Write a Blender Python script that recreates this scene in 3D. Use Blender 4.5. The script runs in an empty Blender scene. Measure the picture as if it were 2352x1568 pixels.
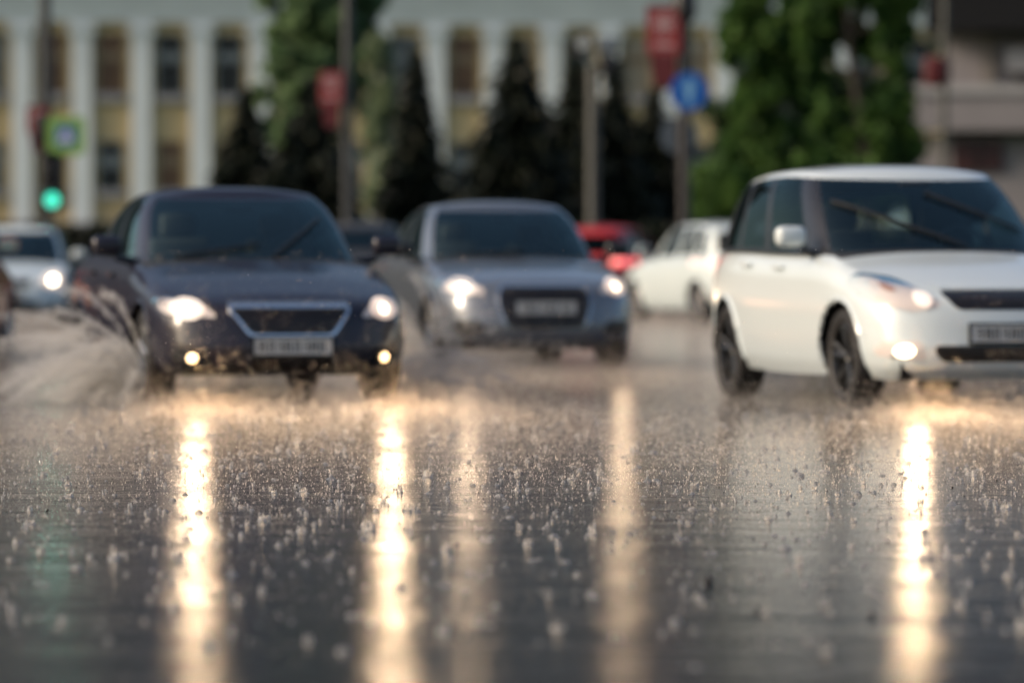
import bpy, bmesh, math, random
import numpy as np
from mathutils import Vector, Matrix
from mathutils.bvhtree import BVHTree

random.seed(7)
RNG = np.random.default_rng(7)
SC = bpy.context.scene
COL = SC.collection
PI = math.pi
R = math.radians

# ------------------------------------------------------------------ camera numbers
FPX, CX, CY, HOR, CAMH = 9800.0, 1176.0, 784.0, 600.0, 0.95     # in units of a 2352 px wide frame
PITCH = math.atan((CY - HOR) / FPX)


def at(x, y, d):
    """world point seen at frame position (x, y) and distance d"""
    a, b = (x - CX) / FPX, (CY - y) / FPX
    c, s = math.cos(PITCH), math.sin(PITCH)
    fy, fz = c + b * s, -s + b * c
    k = d / fy
    return Vector((a * k, d, CAMH + fz * k))


def gx(x, d):
    return (x - CX) / FPX * d


# ------------------------------------------------------------------ materials
MATS = {}


def nodes_of(name):
    m = bpy.data.materials.new(name)
    m.use_nodes = True
    nt = m.node_tree
    p = nt.nodes['Principled BSDF']
    MATS[name] = m
    return m, nt, p


def mat(name, col, rough=0.5, metal=0.0, coat=0.0, var=0.0, vscale=3.0, bump=0.0, bscale=40.0, spec=0.5):
    m, nt, p = nodes_of(name)
    p.inputs['Base Color'].default_value = (*col, 1)
    p.inputs['Roughness'].default_value = rough
    p.inputs['Metallic'].default_value = metal
    p.inputs['Coat Weight'].default_value = coat
    p.inputs['Coat Roughness'].default_value = 0.06
    p.inputs['Specular IOR Level'].default_value = spec
    tc = nt.nodes.new('ShaderNodeTexCoord')
    if var:
        nz = nt.nodes.new('ShaderNodeTexNoise')
        nz.inputs['Scale'].default_value = vscale
        nz.inputs['Detail'].default_value = 5
        nt.links.new(tc.outputs['Object'], nz.inputs['Vector'])
        rp = nt.nodes.new('ShaderNodeValToRGB')
        rp.color_ramp.elements[0].position = 0.3
        rp.color_ramp.elements[1].position = 0.7
        rp.color_ramp.elements[0].color = (*[c * (1 - var) for c in col], 1)
        rp.color_ramp.elements[1].color = (*[min(1, c * (1 + var)) for c in col], 1)
        nt.links.new(nz.outputs['Fac'], rp.inputs['Fac'])
        nt.links.new(rp.outputs['Color'], p.inputs['Base Color'])
    if bump:
        nb = nt.nodes.new('ShaderNodeTexNoise')
        nb.inputs['Scale'].default_value = bscale
        nt.links.new(tc.outputs['Object'], nb.inputs['Vector'])
        b = nt.nodes.new('ShaderNodeBump')
        b.inputs['Strength'].default_value = bump
        b.inputs['Distance'].default_value = 0.01
        nt.links.new(nb.outputs['Fac'], b.inputs['Height'])
        nt.links.new(b.outputs['Normal'], p.inputs['Normal'])
    return m


def emit(name, col, strength):
    m, nt, p = nodes_of(name)
    p.inputs['Base Color'].default_value = (0.8, 0.8, 0.8, 1)
    p.inputs['Emission Color'].default_value = (*col, 1)
    p.inputs['Emission Strength'].default_value = strength
    return m


def glass(name, tint, blend=0.48):
    m, nt, p = nodes_of(name)
    nt.nodes.remove(p)
    out = nt.nodes['Material Output']
    tr = nt.nodes.new('ShaderNodeBsdfTransparent')
    tr.inputs['Color'].default_value = (*tint, 1)
    gl = nt.nodes.new('ShaderNodeBsdfGlossy')
    gl.inputs['Roughness'].default_value = 0.03
    gl.inputs['Color'].default_value = (0.68, 0.92, 0.92, 1)
    lw = nt.nodes.new('ShaderNodeLayerWeight')
    lw.inputs['Blend'].default_value = blend
    mx = nt.nodes.new('ShaderNodeMixShader')
    nt.links.new(lw.outputs['Fresnel'], mx.inputs['Fac'])
    nt.links.new(tr.outputs[0], mx.inputs[1])
    nt.links.new(gl.outputs[0], mx.inputs[2])
    nt.links.new(mx.outputs[0], out.inputs['Surface'])
    return m


def leafmat(name, c0, c1, scale, trans=0.3):
    m, nt, p = nodes_of(name)
    out = nt.nodes['Material Output']
    tc = nt.nodes.new('ShaderNodeTexCoord')
    nz = nt.nodes.new('ShaderNodeTexNoise')
    nz.inputs['Scale'].default_value = scale
    nz.inputs['Detail'].default_value = 3
    nt.links.new(tc.outputs['Object'], nz.inputs['Vector'])
    rp = nt.nodes.new('ShaderNodeValToRGB')
    rp.color_ramp.elements[0].position = 0.35
    rp.color_ramp.elements[1].position = 0.66
    rp.color_ramp.elements[0].color = (*c0, 1)
    rp.color_ramp.elements[1].color = (*c1, 1)
    nt.links.new(nz.outputs['Fac'], rp.inputs['Fac'])
    nt.links.new(rp.outputs['Color'], p.inputs['Base Color'])
    p.inputs['Roughness'].default_value = 0.55
    p.inputs['Specular IOR Level'].default_value = 0.25
    tl = nt.nodes.new('ShaderNodeBsdfTranslucent')
    nt.links.new(rp.outputs['Color'], tl.inputs['Color'])
    mx = nt.nodes.new('ShaderNodeMixShader')
    mx.inputs['Fac'].default_value = trans
    nt.links.new(p.outputs[0], mx.inputs[1])
    nt.links.new(tl.outputs[0], mx.inputs[2])
    nt.links.new(mx.outputs[0], out.inputs['Surface'])
    return m


def watermat(name):
    """thin sheets of broken, air filled water"""
    m, nt, p = nodes_of(name)
    nt.nodes.remove(p)
    N, Lk = nt.nodes, nt.links
    out = N['Material Output']
    df = N.new('ShaderNodeBsdfDiffuse')
    df.inputs['Color'].default_value = (0.9, 0.9, 0.9, 1)
    tl = N.new('ShaderNodeBsdfTranslucent')
    tl.inputs['Color'].default_value = (0.95, 0.95, 0.95, 1)
    gl = N.new('ShaderNodeBsdfGlossy')
    gl.inputs['Roughness'].default_value = 0.08
    tp = N.new('ShaderNodeBsdfTransparent')
    fr = N.new('ShaderNodeFresnel')
    fr.inputs['IOR'].default_value = 1.33
    m1, m2, m3, m4 = (N.new('ShaderNodeMixShader') for _ in range(4))
    rf = N.new('ShaderNodeBsdfRefraction')
    rf.inputs['IOR'].default_value = 1.33
    rf.inputs['Roughness'].default_value = 0.6
    m4.inputs['Fac'].default_value = 0.4
    m1.inputs['Fac'].default_value = 0.5
    Lk.new(df.outputs[0], m1.inputs[1])
    Lk.new(tl.outputs[0], m1.inputs[2])
    lw = N.new('ShaderNodeLayerWeight')
    lw.inputs['Blend'].default_value = 0.45
    mr = N.new('ShaderNodeMapRange')
    mr.inputs['To Min'].default_value = 0.78
    mr.inputs['To Max'].default_value = 0.05
    Lk.new(lw.outputs['Facing'], mr.inputs['Value'])
    Lk.new(mr.outputs['Result'], m2.inputs['Fac'])
    Lk.new(m1.outputs[0], m4.inputs[1])
    Lk.new(rf.outputs[0], m4.inputs[2])
    Lk.new(m4.outputs[0], m2.inputs[1])
    Lk.new(tp.outputs[0], m2.inputs[2])
    Lk.new(fr.outputs[0], m3.inputs['Fac'])
    Lk.new(m2.outputs[0], m3.inputs[1])
    Lk.new(gl.outputs[0], m3.inputs[2])
    Lk.new(m3.outputs[0], out.inputs['Surface'])
    return m


def dropmat(name, fwd=0.45, tint=(0.95, 0.9, 0.85), clear=0.4):  # default tint mixes road dirt with warm light put into the colour
    """drops scatter light all round, most of it onward in its own direction"""
    m, nt, p = nodes_of(name)
    nt.nodes.remove(p)
    N, Lk = nt.nodes, nt.links
    out = N['Material Output']
    df = N.new('ShaderNodeBsdfDiffuse')
    tl = N.new('ShaderNodeBsdfTranslucent')
    rf = N.new('ShaderNodeBsdfRefraction')
    rf.inputs['IOR'].default_value = 1.33
    rf.inputs['Roughness'].default_value = 0.7
    tp = N.new('ShaderNodeBsdfTransparent')
    for n in (df, tl, rf):
        n.inputs['Color'].default_value = (*tint, 1)
    m1, m2, m3 = (N.new('ShaderNodeMixShader') for _ in range(3))
    m1.inputs['Fac'].default_value = 0.5
    Lk.new(df.outputs[0], m1.inputs[1])
    Lk.new(tl.outputs[0], m1.inputs[2])
    m2.inputs['Fac'].default_value = fwd
    Lk.new(m1.outputs[0], m2.inputs[1])
    Lk.new(rf.outputs[0], m2.inputs[2])
    m3.inputs['Fac'].default_value = clear
    Lk.new(m2.outputs[0], m3.inputs[1])
    Lk.new(tp.outputs[0], m3.inputs[2])
    Lk.new(m3.outputs[0], out.inputs['Surface'])
    return m


def roadmat():
    m, nt, p = nodes_of('wet_asphalt')
    N, Lk = nt.nodes, nt.links
    tc = N.new('ShaderNodeTexCoord')

    def noise(scale, detail, stretch=(1, 1, 1), rough=0.5):
        mp = N.new('ShaderNodeMapping')
        mp.inputs['Scale'].default_value = stretch
        Lk.new(tc.outputs['Object'], mp.inputs['Vector'])
        n = N.new('ShaderNodeTexNoise')
        n.inputs['Scale'].default_value = scale
        n.inputs['Detail'].default_value = detail
        n.inputs['Roughness'].default_value = rough
        Lk.new(mp.outputs['Vector'], n.inputs['Vector'])
        return n

    def ramp(src, p0, c0, p1, c1):
        r = N.new('ShaderNodeValToRGB')
        r.color_ramp.elements[0].position = p0
        r.color_ramp.elements[1].position = p1
        r.color_ramp.elements[0].color = (*c0, 1)
        r.color_ramp.elements[1].color = (*c1, 1)
        Lk.new(src, r.inputs['Fac'])
        return r

    big = noise(0.6, 4, (1, 0.5, 1))
    colr = ramp(big.outputs['Fac'], 0.35, (0.020, 0.024, 0.030), 0.68, (0.040, 0.040, 0.043))
    Lk.new(colr.outputs['Color'], p.inputs['Base Color'])
    film = noise(1.1, 5, (0.7, 1, 1), 0.6)
    rr = N.new('ShaderNodeMapRange')
    rr.inputs['From Min'].default_value = 0.35
    rr.inputs['From Max'].default_value = 0.7
    rr.inputs['To Min'].default_value = ROAD_R0
    rr.inputs['To Max'].default_value = ROAD_R1
    Lk.new(film.outputs['Fac'], rr.inputs['Value'])
    Lk.new(rr.outputs['Result'], p.inputs['Roughness'])
    p.inputs['IOR'].default_value = 1.33
    # rippled film of water over grainy stone
    grain = noise(70.0, 3, (1, .3, 1), 0.6)
    rip = noise(13.0, 4, (1.0, .8, 1), 0.6)
    swell = noise(2.2, 3, (0.6, 1.0, 1), 0.5)
    b1 = N.new('ShaderNodeBump')
    b1.inputs['Strength'].default_value = 1.0
    b1.inputs['Distance'].default_value = ROAD_B1
    Lk.new(grain.outputs['Fac'], b1.inputs['Height'])
    b2 = N.new('ShaderNodeBump')
    b2.inputs['Strength'].default_value = 1.0
    b2.inputs['Distance'].default_value = ROAD_B2
    Lk.new(rip.outputs['Fac'], b2.inputs['Height'])
    Lk.new(b1.outputs['Normal'], b2.inputs['Normal'])
    b3 = N.new('ShaderNodeBump')
    b3.inputs['Strength'].default_value = 1.0
    b3.inputs['Distance'].default_value = ROAD_B3
    Lk.new(swell.outputs['Fac'], b3.inputs['Height'])
    Lk.new(b2.outputs['Normal'], b3.inputs['Normal'])
    Lk.new(b3.outputs['Normal'], p.inputs['Normal'])
    return m


ROAD_R0, ROAD_R1, ROAD_B1, ROAD_B2, ROAD_B3 = 0.05, 0.10, 0.0012, 0.0026, 0.006
roadmat()
mat('grass_blades', (0.045, 0.085, 0.025), 0.8, var=0.4, vscale=1.5)
mat('kerb_stone', (0.22, 0.21, 0.2), 0.4, var=0.2, vscale=4)
mat('paving', (0.16, 0.155, 0.15), 0.3, var=0.2, vscale=2)
mat('plaster_yellow', (0.52, 0.40, 0.215), 0.8, var=0.12, vscale=0.8)
mat('plaster_white', (0.72, 0.76, 0.76), 0.75, var=0.06, vscale=0.7)
mat('plinth_stone', (0.13, 0.12, 0.11), 0.7, var=0.2, vscale=1)
mat('pane_dark', (0.008, 0.009, 0.010), 0.2, spec=0.25)
mat('pane_blind', (0.10, 0.11, 0.11), 0.3, var=0.3, vscale=1)
mat('curtain_brown', (0.10, 0.05, 0.024), 0.5, var=0.4, vscale=1.2)
mat('frame_grey', (0.16, 0.18, 0.185), 0.5)
mat('frame_brown', (0.17, 0.125, 0.075), 0.5)
mat('curtain_pale', (0.30, 0.26, 0.19), 0.6, var=0.3, vscale=1.2)
mat('roof_tin', (0.035, 0.042, 0.05), 0.5, var=.2, vscale=.5)
mat('slate_wall', (0.03, 0.04, 0.05), .8, var=.2, vscale=.3)
mat('mauve_wall', (0.185, 0.175, 0.185), 0.8, var=0.08, vscale=0.9)
mat('mauve_pale', (0.27, 0.27, 0.28), 0.7, var=0.05)
mat('storey_black', (0.006, 0.005, 0.005), 0.35, spec=0.3)
mat('door_maroon', (0.035, 0.008, 0.007), 0.4, var=0.2)
mat('pole_grey', (0.03, 0.034, 0.036), 0.4, var=0.15, vscale=2)
mat('pole_dark', (0.02, 0.018, 0.019), 0.4, var=0.15, vscale=2)
mat('pole_pale', (0.055, 0.058, 0.052), 0.45, var=0.1, vscale=2)
mat('black_plastic', (0.012, 0.012, 0.013), 0.4)
mat('banner_red', (0.21, 0.022, 0.022), 0.6, var=0.15, vscale=3)
mat('banner_dark', (0.085, 0.006, 0.008), 0.6)
mat('banner_white', (0.45, 0.33, 0.33), 0.6)
mat('sign_blue', (0.0, 0.075, 0.34), 0.35)
mat('sign_white', (0.75, 0.78, 0.8), 0.35)
mat('arrow_pale', (0.16, 0.36, 0.55), 0.35)
mat('sign_lime', (0.20, 0.36, 0.08), 0.4)
mat('sign_back', (0.17, 0.20, 0.22), 0.4, metal=0.3)
mat('bark_dark', (0.02, 0.016, 0.013), 0.9, var=0.3, vscale=4)
mat('bark_birch', (0.34, 0.34, 0.30), 0.8, var=0.5, vscale=5)
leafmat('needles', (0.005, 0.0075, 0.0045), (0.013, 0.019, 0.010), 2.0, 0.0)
leafmat('leaf_green', (0.03, 0.08, 0.02), (0.095, 0.175, 0.042), 1.6, 0.35)
leafmat('leaf_mid', (0.075, 0.135, 0.06), (0.17, 0.26, 0.12), 1.6, 0.3)
leafmat('leaf_deep', (0.014, 0.034, 0.012), (0.04, 0.075, 0.028), 1.2, 0.25)
leafmat('leaf_pale', (0.11, 0.16, 0.08), (0.24, 0.30, 0.19), 1.6, 0.3)
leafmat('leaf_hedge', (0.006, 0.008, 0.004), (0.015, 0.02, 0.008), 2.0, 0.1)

mat('tyre_rubber', (0.012, 0.011, 0.011), 0.6, bump=0.3, bscale=60)
mat('rim_metal', (0.38, 0.37, 0.36), 0.25, metal=0.9)
mat('rim_dark', (0.06, 0.06, 0.06), 0.3, metal=0.7)
mat('chrome', (0.72, 0.73, 0.75), 0.12, metal=1.0)
mat('grille_black', (0.008, 0.006, 0.006), 0.35)
mat('trim_black', (0.012, 0.012, 0.014), 0.25)
mat('cabin_dark', (0.015, 0.016, 0.018), 0.7)
mat('seat_cloth', (0.02, 0.022, 0.024), 0.8)
mat('plate_white', (0.55, 0.54, 0.52), 0.4)
mat('plate_ink', (0.02, 0.02, 0.02), 0.5)
mat('wiper_rubber', (0.008, 0.008, 0.009), 0.5)
mat('lamp_reflector', (0.60, 0.54, 0.52), 0.3)
mat('amber_lens', (0.42, 0.24, 0.18), 0.2)
mat('red_lens', (0.42, 0.015, 0.012), 0.15)
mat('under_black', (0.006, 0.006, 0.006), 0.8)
glass('car_glass', (0.82, 0.96, 0.95), .40)
glass('dark_glass', (0.15, 0.17, 0.18), .16)
glass('lamp_glass', (0.95, 0.95, 0.95), .05)
emit('headlamp_glow', (1.0, 0.80, 0.56), 3)
emit('foglamp_glow', (1.0, 0.64, 0.30), 4)
emit('foglamp_wide', (1.0, 0.78, 0.50), 4.5)
emit('lamp_bowl', (1.0, 0.66, 0.42), 0.4)
emit('headlamp_far', (1.0, 0.86, 0.64), 7)
emit('headlamp_reflection', (1.0, 0.66, 0.46), 0.4)  # faint emission imitating a warm reflection inside an unlit headlight
emit('tail_glow', (1.0, 0.07, 0.03), 1.2)
emit('tail_dim', (1.0, 0.09, 0.06), 0.35)
emit('turn_glow', (1.0, 0.30, 0.06), 1.2)
emit('signal_green', (0.03, 0.85, 0.56), 1.1)
mat('signal_off', (0.02, 0.012, 0.012), 0.2)
mat('stone_dark', (0.014, 0.013, 0.013), 0.5, var=0.3, vscale=60)
watermat('splash_water')
dropmat('rain_drops')
dropmat('spray_drops', 0.3, (0.98, 0.97, 0.96), .4)
dropmat('mist_drops', 0.2, (0.94, 0.87, 0.80), .3)  # warm tint: muddy spray, plus warm light painted into the drops


# ------------------------------------------------------------------ mesh helpers
def link(name, me, m=None, parent=None):
    o = bpy.data.objects.new(name, me)
    COL.objects.link(o)
    if m is not None and me is not None:
        me.materials.append(MATS[m] if isinstance(m, str) else m)
    if parent is not None:
        o.parent = parent
    return o


def tag(o, label=None, cat=None, group=None, kind=None):
    if label:
        o['label'] = label
    if cat:
        o['category'] = cat
    if group:
        o['group'] = group
    if kind:
        o['kind'] = kind
    return o


def empty(name, loc, rz=0.0, label=None, cat=None, group=None):
    o = bpy.data.objects.new(name, None)
    COL.objects.link(o)
    o.location = loc
    o.rotation_euler = (0, 0, rz)
    o.empty_display_size = 0.2
    return tag(o, label, cat, group)


def mesh(name, verts, faces, m, parent=None, smooth=True, loc=None):
    me = bpy.data.meshes.new(name)
    me.from_pydata([tuple(v) for v in verts], [], [tuple(f) for f in faces])
    me.validate()
    if smooth:
        me.shade_smooth()
        try:
            me.set_sharp_from_angle(angle=R(38))
        except Exception:
            pass
    o = link(name, me, m, parent)
    if loc is not None:
        o.location = loc
    return o


class MB:
    def __init__(s):
        s.v, s.f = [], []

    def add(s, vs, fs):
        n = len(s.v)
        s.v += [tuple(v) for v in vs]
        s.f += [tuple(i + n for i in f) for f in fs]
        return s

    def box(s, x0, x1, y0, y1, z0, z1):
        vs = [(x, y, z) for z in (z0, z1) for y in (y0, y1) for x in (x0, x1)]
        return s.add(vs, [(0, 2, 3, 1), (4, 5, 7, 6), (0, 1, 5, 4), (2, 6, 7, 3), (0, 4, 6, 2), (1, 3, 7, 5)])

    def rbox(s, c, h, r, n=3):
        """rounded box: centre, half sizes, radius"""
        bm = bmesh.new()
        bmesh.ops.create_cube(bm, size=2.0)
        for v in bm.verts:
            v.co = Vector((v.co.x * h[0], v.co.y * h[1], v.co.z * h[2]))
        bmesh.ops.bevel(bm, geom=list(bm.edges), offset=r, segments=n, affect='EDGES', profile=0.5)
        bm.verts.index_update()
        s.add([(v.co.x + c[0], v.co.y + c[1], v.co.z + c[2]) for v in bm.verts], [[v.index for v in f.verts] for f in bm.faces])
        bm.free()
        return s

    def tube(s, pts, rad, n=8, cap=True):
        pts = [Vector(p) for p in pts]
        if not hasattr(rad, '__len__'):
            rad = [rad] * len(pts)
        vs, fs = [], []
        for i, p in enumerate(pts):
            t = (pts[min(i + 1, len(pts) - 1)] - pts[max(i - 1, 0)]).normalized()
            a = t.cross(Vector((0, 0, 1)) if abs(t.z) < 0.9 else Vector((1, 0, 0))).normalized()
            b = t.cross(a)
            for k in range(n):
                w = 2 * PI * k / n
                vs.append(p + (a * math.cos(w) + b * math.sin(w)) * rad[i])
        for i in range(len(pts) - 1):
            for k in range(n):
                fs.append((i * n + k, i * n + (k + 1) % n, (i + 1) * n + (k + 1) % n, (i + 1) * n + k))
        if cap:
            fs.append(tuple(range(n)))
            fs.append(tuple((len(pts) - 1) * n + k for k in reversed(range(n))))
        return s.add(vs, fs)

    def lathe(s, prof, n=32, axis='x', c=(0, 0, 0)):
        """profile of (axial, radius) revolved about an axis"""
        vs, fs = [], []
        for (a, r) in prof:
            for k in range(n):
                w = 2 * PI * k / n
                u, v = r * math.cos(w), r * math.sin(w)
                p = {'x': (a, u, v), 'y': (u, a, v), 'z': (u, v, a)}[axis]
                vs.append((p[0] + c[0], p[1] + c[1], p[2] + c[2]))
        for i in range(len(prof) - 1):
            for k in range(n):
                fs.append((i * n + k, i * n + (k + 1) % n, (i + 1) * n + (k + 1) % n, (i + 1) * n + k))
        return s.add(vs, fs)

    def prism(s, pts, y0, y1):
        """polygon in (x, z) extruded along y"""
        n = len(pts)
        vs = [(x, y0, z) for x, z in pts] + [(x, y1, z) for x, z in pts]
        fs = [tuple(range(n)), tuple(reversed(range(n, 2 * n)))]
        fs += [(i, i + n, (i + 1) % n + n, (i + 1) % n) for i in range(n)]
        return s.add(vs, fs)

    def build(s, name, m, parent=None, smooth=False, loc=None):
        return mesh(name, s.v, s.f, m, parent, smooth, loc)


def fastmesh(name, V, F, m, parent=None):
    """numpy mesh of equal faces"""
    me = bpy.data.meshes.new(name)
    V = np.asarray(V, dtype=np.float32)
    F = np.asarray(F, dtype=np.int32)
    k = F.shape[1]
    me.vertices.add(len(V))
    me.vertices.foreach_set('co', V.ravel())
    me.loops.add(F.size)
    me.loops.foreach_set('vertex_index', F.ravel())
    me.polygons.add(len(F))
    me.polygons.foreach_set('loop_start', np.arange(0, F.size, k, dtype=np.int32))
    me.update(calc_edges=True)
    return link(name, me, m, parent)


def pchip(tab, x):
    xs = np.array([t[0] for t in tab], float)
    ys = np.array([t[1] for t in tab], float)
    h = np.diff(xs)
    dlt = np.diff(ys) / h
    m = np.zeros(len(xs))
    m[0], m[-1] = dlt[0], dlt[-1]
    for i in range(1, len(xs) - 1):
        if dlt[i - 1] * dlt[i] > 0:
            w1, w2 = 2 * h[i] + h[i - 1], h[i] + 2 * h[i - 1]
            m[i] = (w1 + w2) / (w1 / dlt[i - 1] + w2 / dlt[i])
    x = np.clip(np.asarray(x, float), xs[0], xs[-1])
    i = np.clip(np.searchsorted(xs, x, side='right') - 1, 0, len(xs) - 2)
    t = (x - xs[i]) / h[i]
    return ((2 * t**3 - 3 * t**2 + 1) * ys[i] + (t**3 - 2 * t**2 + t) * h[i] * m[i]
            + (-2 * t**3 + 3 * t**2) * ys[i + 1] + (t**3 - t**2) * h[i] * m[i + 1])


# ------------------------------------------------------------------ cars
PLAN_BODY = [(0, 0), (.3, .003), (.55, .012), (.74, .030), (.86, .056), (.935, .095), (.975, .15), (.993, .22), (1, .32), (1, .5),
             (1, .70), (.985, .83), (.95, .915), (.88, .962), (.74, .984), (.5, .995), (.25, .999), (0, 1)]
PLAN_CAB = [(0, 0), (.35, .010), (.65, .034), (.84, .070), (.925, .105), (.965, .15), (.985, .22), (1, .36), (1, .6),
            (.985, .80), (.95, .90), (.88, .955), (.72, .985), (.4, .997), (0, 1)]


def outline(plan, W, L, n):
    """half outline resampled by arc length, then closed round both sides"""
    k = np.arange(len(plan), dtype=float)
    px = np.array([p[0] for p in plan])
    py = np.array([p[1] for p in plan])
    # Catmull-Rom through the points
    def cr(a):
        q = np.concatenate(([a[1]], a, [a[-2]]))
        return q
    qx = np.concatenate(([-px[1]], px, [-px[-2]]))
    qy = np.concatenate(([py[1]], py, [py[-2]]))
    X, Y = [], []
    for i in range(1, len(qx) - 2):
        for t in np.linspace(0, 1, 24, endpoint=False):
            def c(q):
                return 0.5 * (2 * q[i] + (q[i + 1] - q[i - 1]) * t + (2 * q[i - 1] - 5 * q[i] + 4 * q[i + 1] - q[i + 2]) * t * t
                              + (3 * q[i] - q[i - 1] - 3 * q[i + 1] + q[i + 2]) * t**3)
            X.append(c(qx)); Y.append(c(qy))
    X.append(0.0); Y.append(1.0)
    X, Y = np.clip(np.array(X), 0, 1), np.clip(np.array(Y), 0, 1)
    s = np.concatenate(([0], np.cumsum(np.hypot(np.diff(X * W), np.diff(Y * L)))))
    u = np.linspace(0, s[-1], n)
    return np.interp(u, s, X), np.interp(u, s, Y)


def submesh(name, V, faces, m, parent, smooth=True, offset=None):
    used = sorted({i for f in faces for i in f})
    if not used:
        return None
    mp = {a: b for b, a in enumerate(used)}
    vs = [V[i] for i in used]
    return mesh(name, vs, [tuple(mp[i] for i in f) for f in faces], m, parent, smooth)


def make_car(S, name, loc, rz, label, cat='car', group=None):
    root = empty(name, (loc[0], loc[1], 0.0), rz, label, cat, group)
    W, H, wb, foh, roh = S['W'], S['H'], S['wb'], S['foh'], S['roh']
    yF, yR = -(wb / 2 + foh), wb / 2 + roh
    L = yR - yF
    wr, tw = S.get('wr', 0.315), S.get('tw', 0.2)
    paint = S['paint']
    n, nv = 130, 22
    hx, ht = outline(PLAN_BODY, W, L, n)
    # closed loop: right side out, left side back
    lx = np.concatenate((hx, -hx[-2:0:-1]))
    lt = np.concatenate((ht, ht[-2:0:-1]))
    M = len(lx)
    vv = np.linspace(0, 1, nv)
    ztop = pchip(S['ztop'], ht)
    zlow = pchip(S['zlow'], ht)
    lzt = np.concatenate((ztop, ztop[-2:0:-1]))
    lzl = np.concatenate((zlow, zlow[-2:0:-1]))
    wv = pchip(S['wv'], vv)
    fv = pchip(S['fv'], vv)
    rv = pchip(S['rv'], vv)
    V = []
    for j in range(nv):
        yf, yr = yF + fv[j], yR - rv[j]
        for i in range(M):
            V.append([lx[i] * W * wv[j], yf + lt[i] * (yr - yf), lzl[i] + vv[j] * (lzt[i] - lzl[i])])
    V = np.array(V)
    # wheel arches: snap points near the arch onto it, drop what lies inside
    RA = wr + S.get('gap', 0.055)
    wheels = [(-wb / 2, wr), (wb / 2, wr)]
    for (wy, wz) in wheels:
        dy, dz = V[:, 1] - wy, V[:, 2] - wz
        d = np.hypot(dy, dz)
        near = (np.abs(d - RA) < 0.024) & (np.abs(V[:, 0]) > W * 0.7)
        f = np.where(near, RA / np.maximum(d, 1e-6), 1.0)
        V[:, 1] = wy + dy * f
        V[:, 2] = wz + dz * f
    body, doors, hood, trunk = [], {}, [], []
    d0, d1, d2 = S['doors']
    allf = []
    for j in range(nv - 1):
        for i in range(M):
            a, b = j * M + i, j * M + (i + 1) % M
            f = (a, b, b + M, a + M)
            c = V[list(f)].mean(axis=0)
            allf.append(f)
            if abs(c[0]) > W * 0.7 and any(math.hypot(c[1] - wy, c[2] - wz) < RA - 0.004 for wy, wz in wheels):
                continue
            side = 1 if c[0] > 0 else -1
            if abs(c[0]) > W * 0.86 and vv[j] > 0.10 and d0 < c[1] < d1:
                doors.setdefault((side, 0), []).append(f)
            elif abs(c[0]) > W * 0.86 and vv[j] > 0.10 and d1 < c[1] < d2:
                doors.setdefault((side, 1), []).append(f)
            else:
                body.append(f)
    # deck across the top: bonnet, cabin shelf, boot lid
    ms = 19
    ss = np.linspace(-1, 1, ms)
    base = len(V)
    yf, yr = yF + fv[-1], yR - rv[-1]
    D = []
    for i in range(n):
        for s in ss:
            D.append([hx[i] * W * wv[-1] * s, yf + ht[i] * (yr - yf), ztop[i] + S.get('crown', 0.05) * hx[i] ** 2 * (1 - abs(s) ** 2.4)])
    V = np.vstack((V, np.array(D)))
    cab0, cab1 = S['cab']            # cowl and rear foot of the cabin, metres along y
    shelf = []
    for i in range(n - 1):
        for k in range(ms - 1):
            a = base + i * ms + k
            f = (a, a + 1, a + ms + 1, a + ms)
            c = V[list(f)].mean(axis=0)
            allf.append(f)
            if c[1] < cab0 + 0.02:
                (hood if abs(c[0]) < W * 0.80 and c[1] > yF + 0.22 else body).append(f)
            elif c[1] > cab1 - 0.02:
                (trunk if abs(c[0]) < W * 0.80 and c[1] < yR - 0.16 and S.get('sedan') else body).append(f)
            else:
                shelf.append(f)
    tris = [t for f in allf for t in ((f[0], f[1], f[2]), (f[0], f[2], f[3]))]
    bvh = BVHTree.FromPolygons([tuple(v) for v in V], tris)
    submesh('body', V, body, paint, root)
    submesh('bonnet', V, hood, paint, root)
    submesh('boot_lid', V, trunk, paint, root)
    submesh('cabin_shelf', V, shelf, 'cabin_dark', root)
    dobj = {}
    for key, fs in doors.items():
        dobj[key] = submesh('door', V, fs, paint, root)

    # ---- greenhouse
    cf1, cr1, = S['roof']            # roof front and rear, metres along y
    Wb, Wt = S['cabw']
    zb = S['belt']
    m2 = 96
    cx, ct = outline(PLAN_CAB, Wb, cab1 - cab0, m2)
    qx = np.concatenate((cx, -cx[-2:0:-1]))
    qt = np.concatenate((ct, ct[-2:0:-1]))
    Q = len(qx)
    g = np.array([0, .05, .12, .25, .4, .55, .7, .8, .88, .93, .97, 1.0])
    G = []
    for v in g:
        ease = v + 0.10 * v * (1 - v)
        y0 = cab0 + (cf1 - cab0) * (v * 0.92 + 0.08 * v * v * v)
        y1 = cab1 + (cr1 - cab1) * (v * 0.90 + 0.10 * v ** 4)
        wv2 = Wb + (Wt - Wb) * (v * 0.60 + 0.40 * v ** 6)
        for i in range(Q):
            yy = y0 + qt[i] * (y1 - y0)
            zbase = float(pchip(zb, (yy - yF) / L)) - 0.01
            if qt[i] < 0.12:
                zbase -= 0.03 * (1 - qt[i] / 0.12) * 0
            ztop_ = H - S.get('droop', 0.03) * abs(qt[i] - 0.4) ** 2 * 4 - 0.040
            G.append([qx[i] * wv2, yy, zbase + (ztop_ - zbase) * (v + 0.06 * v * (1 - v))])
    G = np.array(G)
    tA, tB, tC, tD = S['pillars']     # side glass: front edge, B pillar, C pillar, rear glass end
    parts = {'windshield': [], 'rear_window': [], 'pillar': [], 'roofside': []}
    sidew = {}
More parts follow.
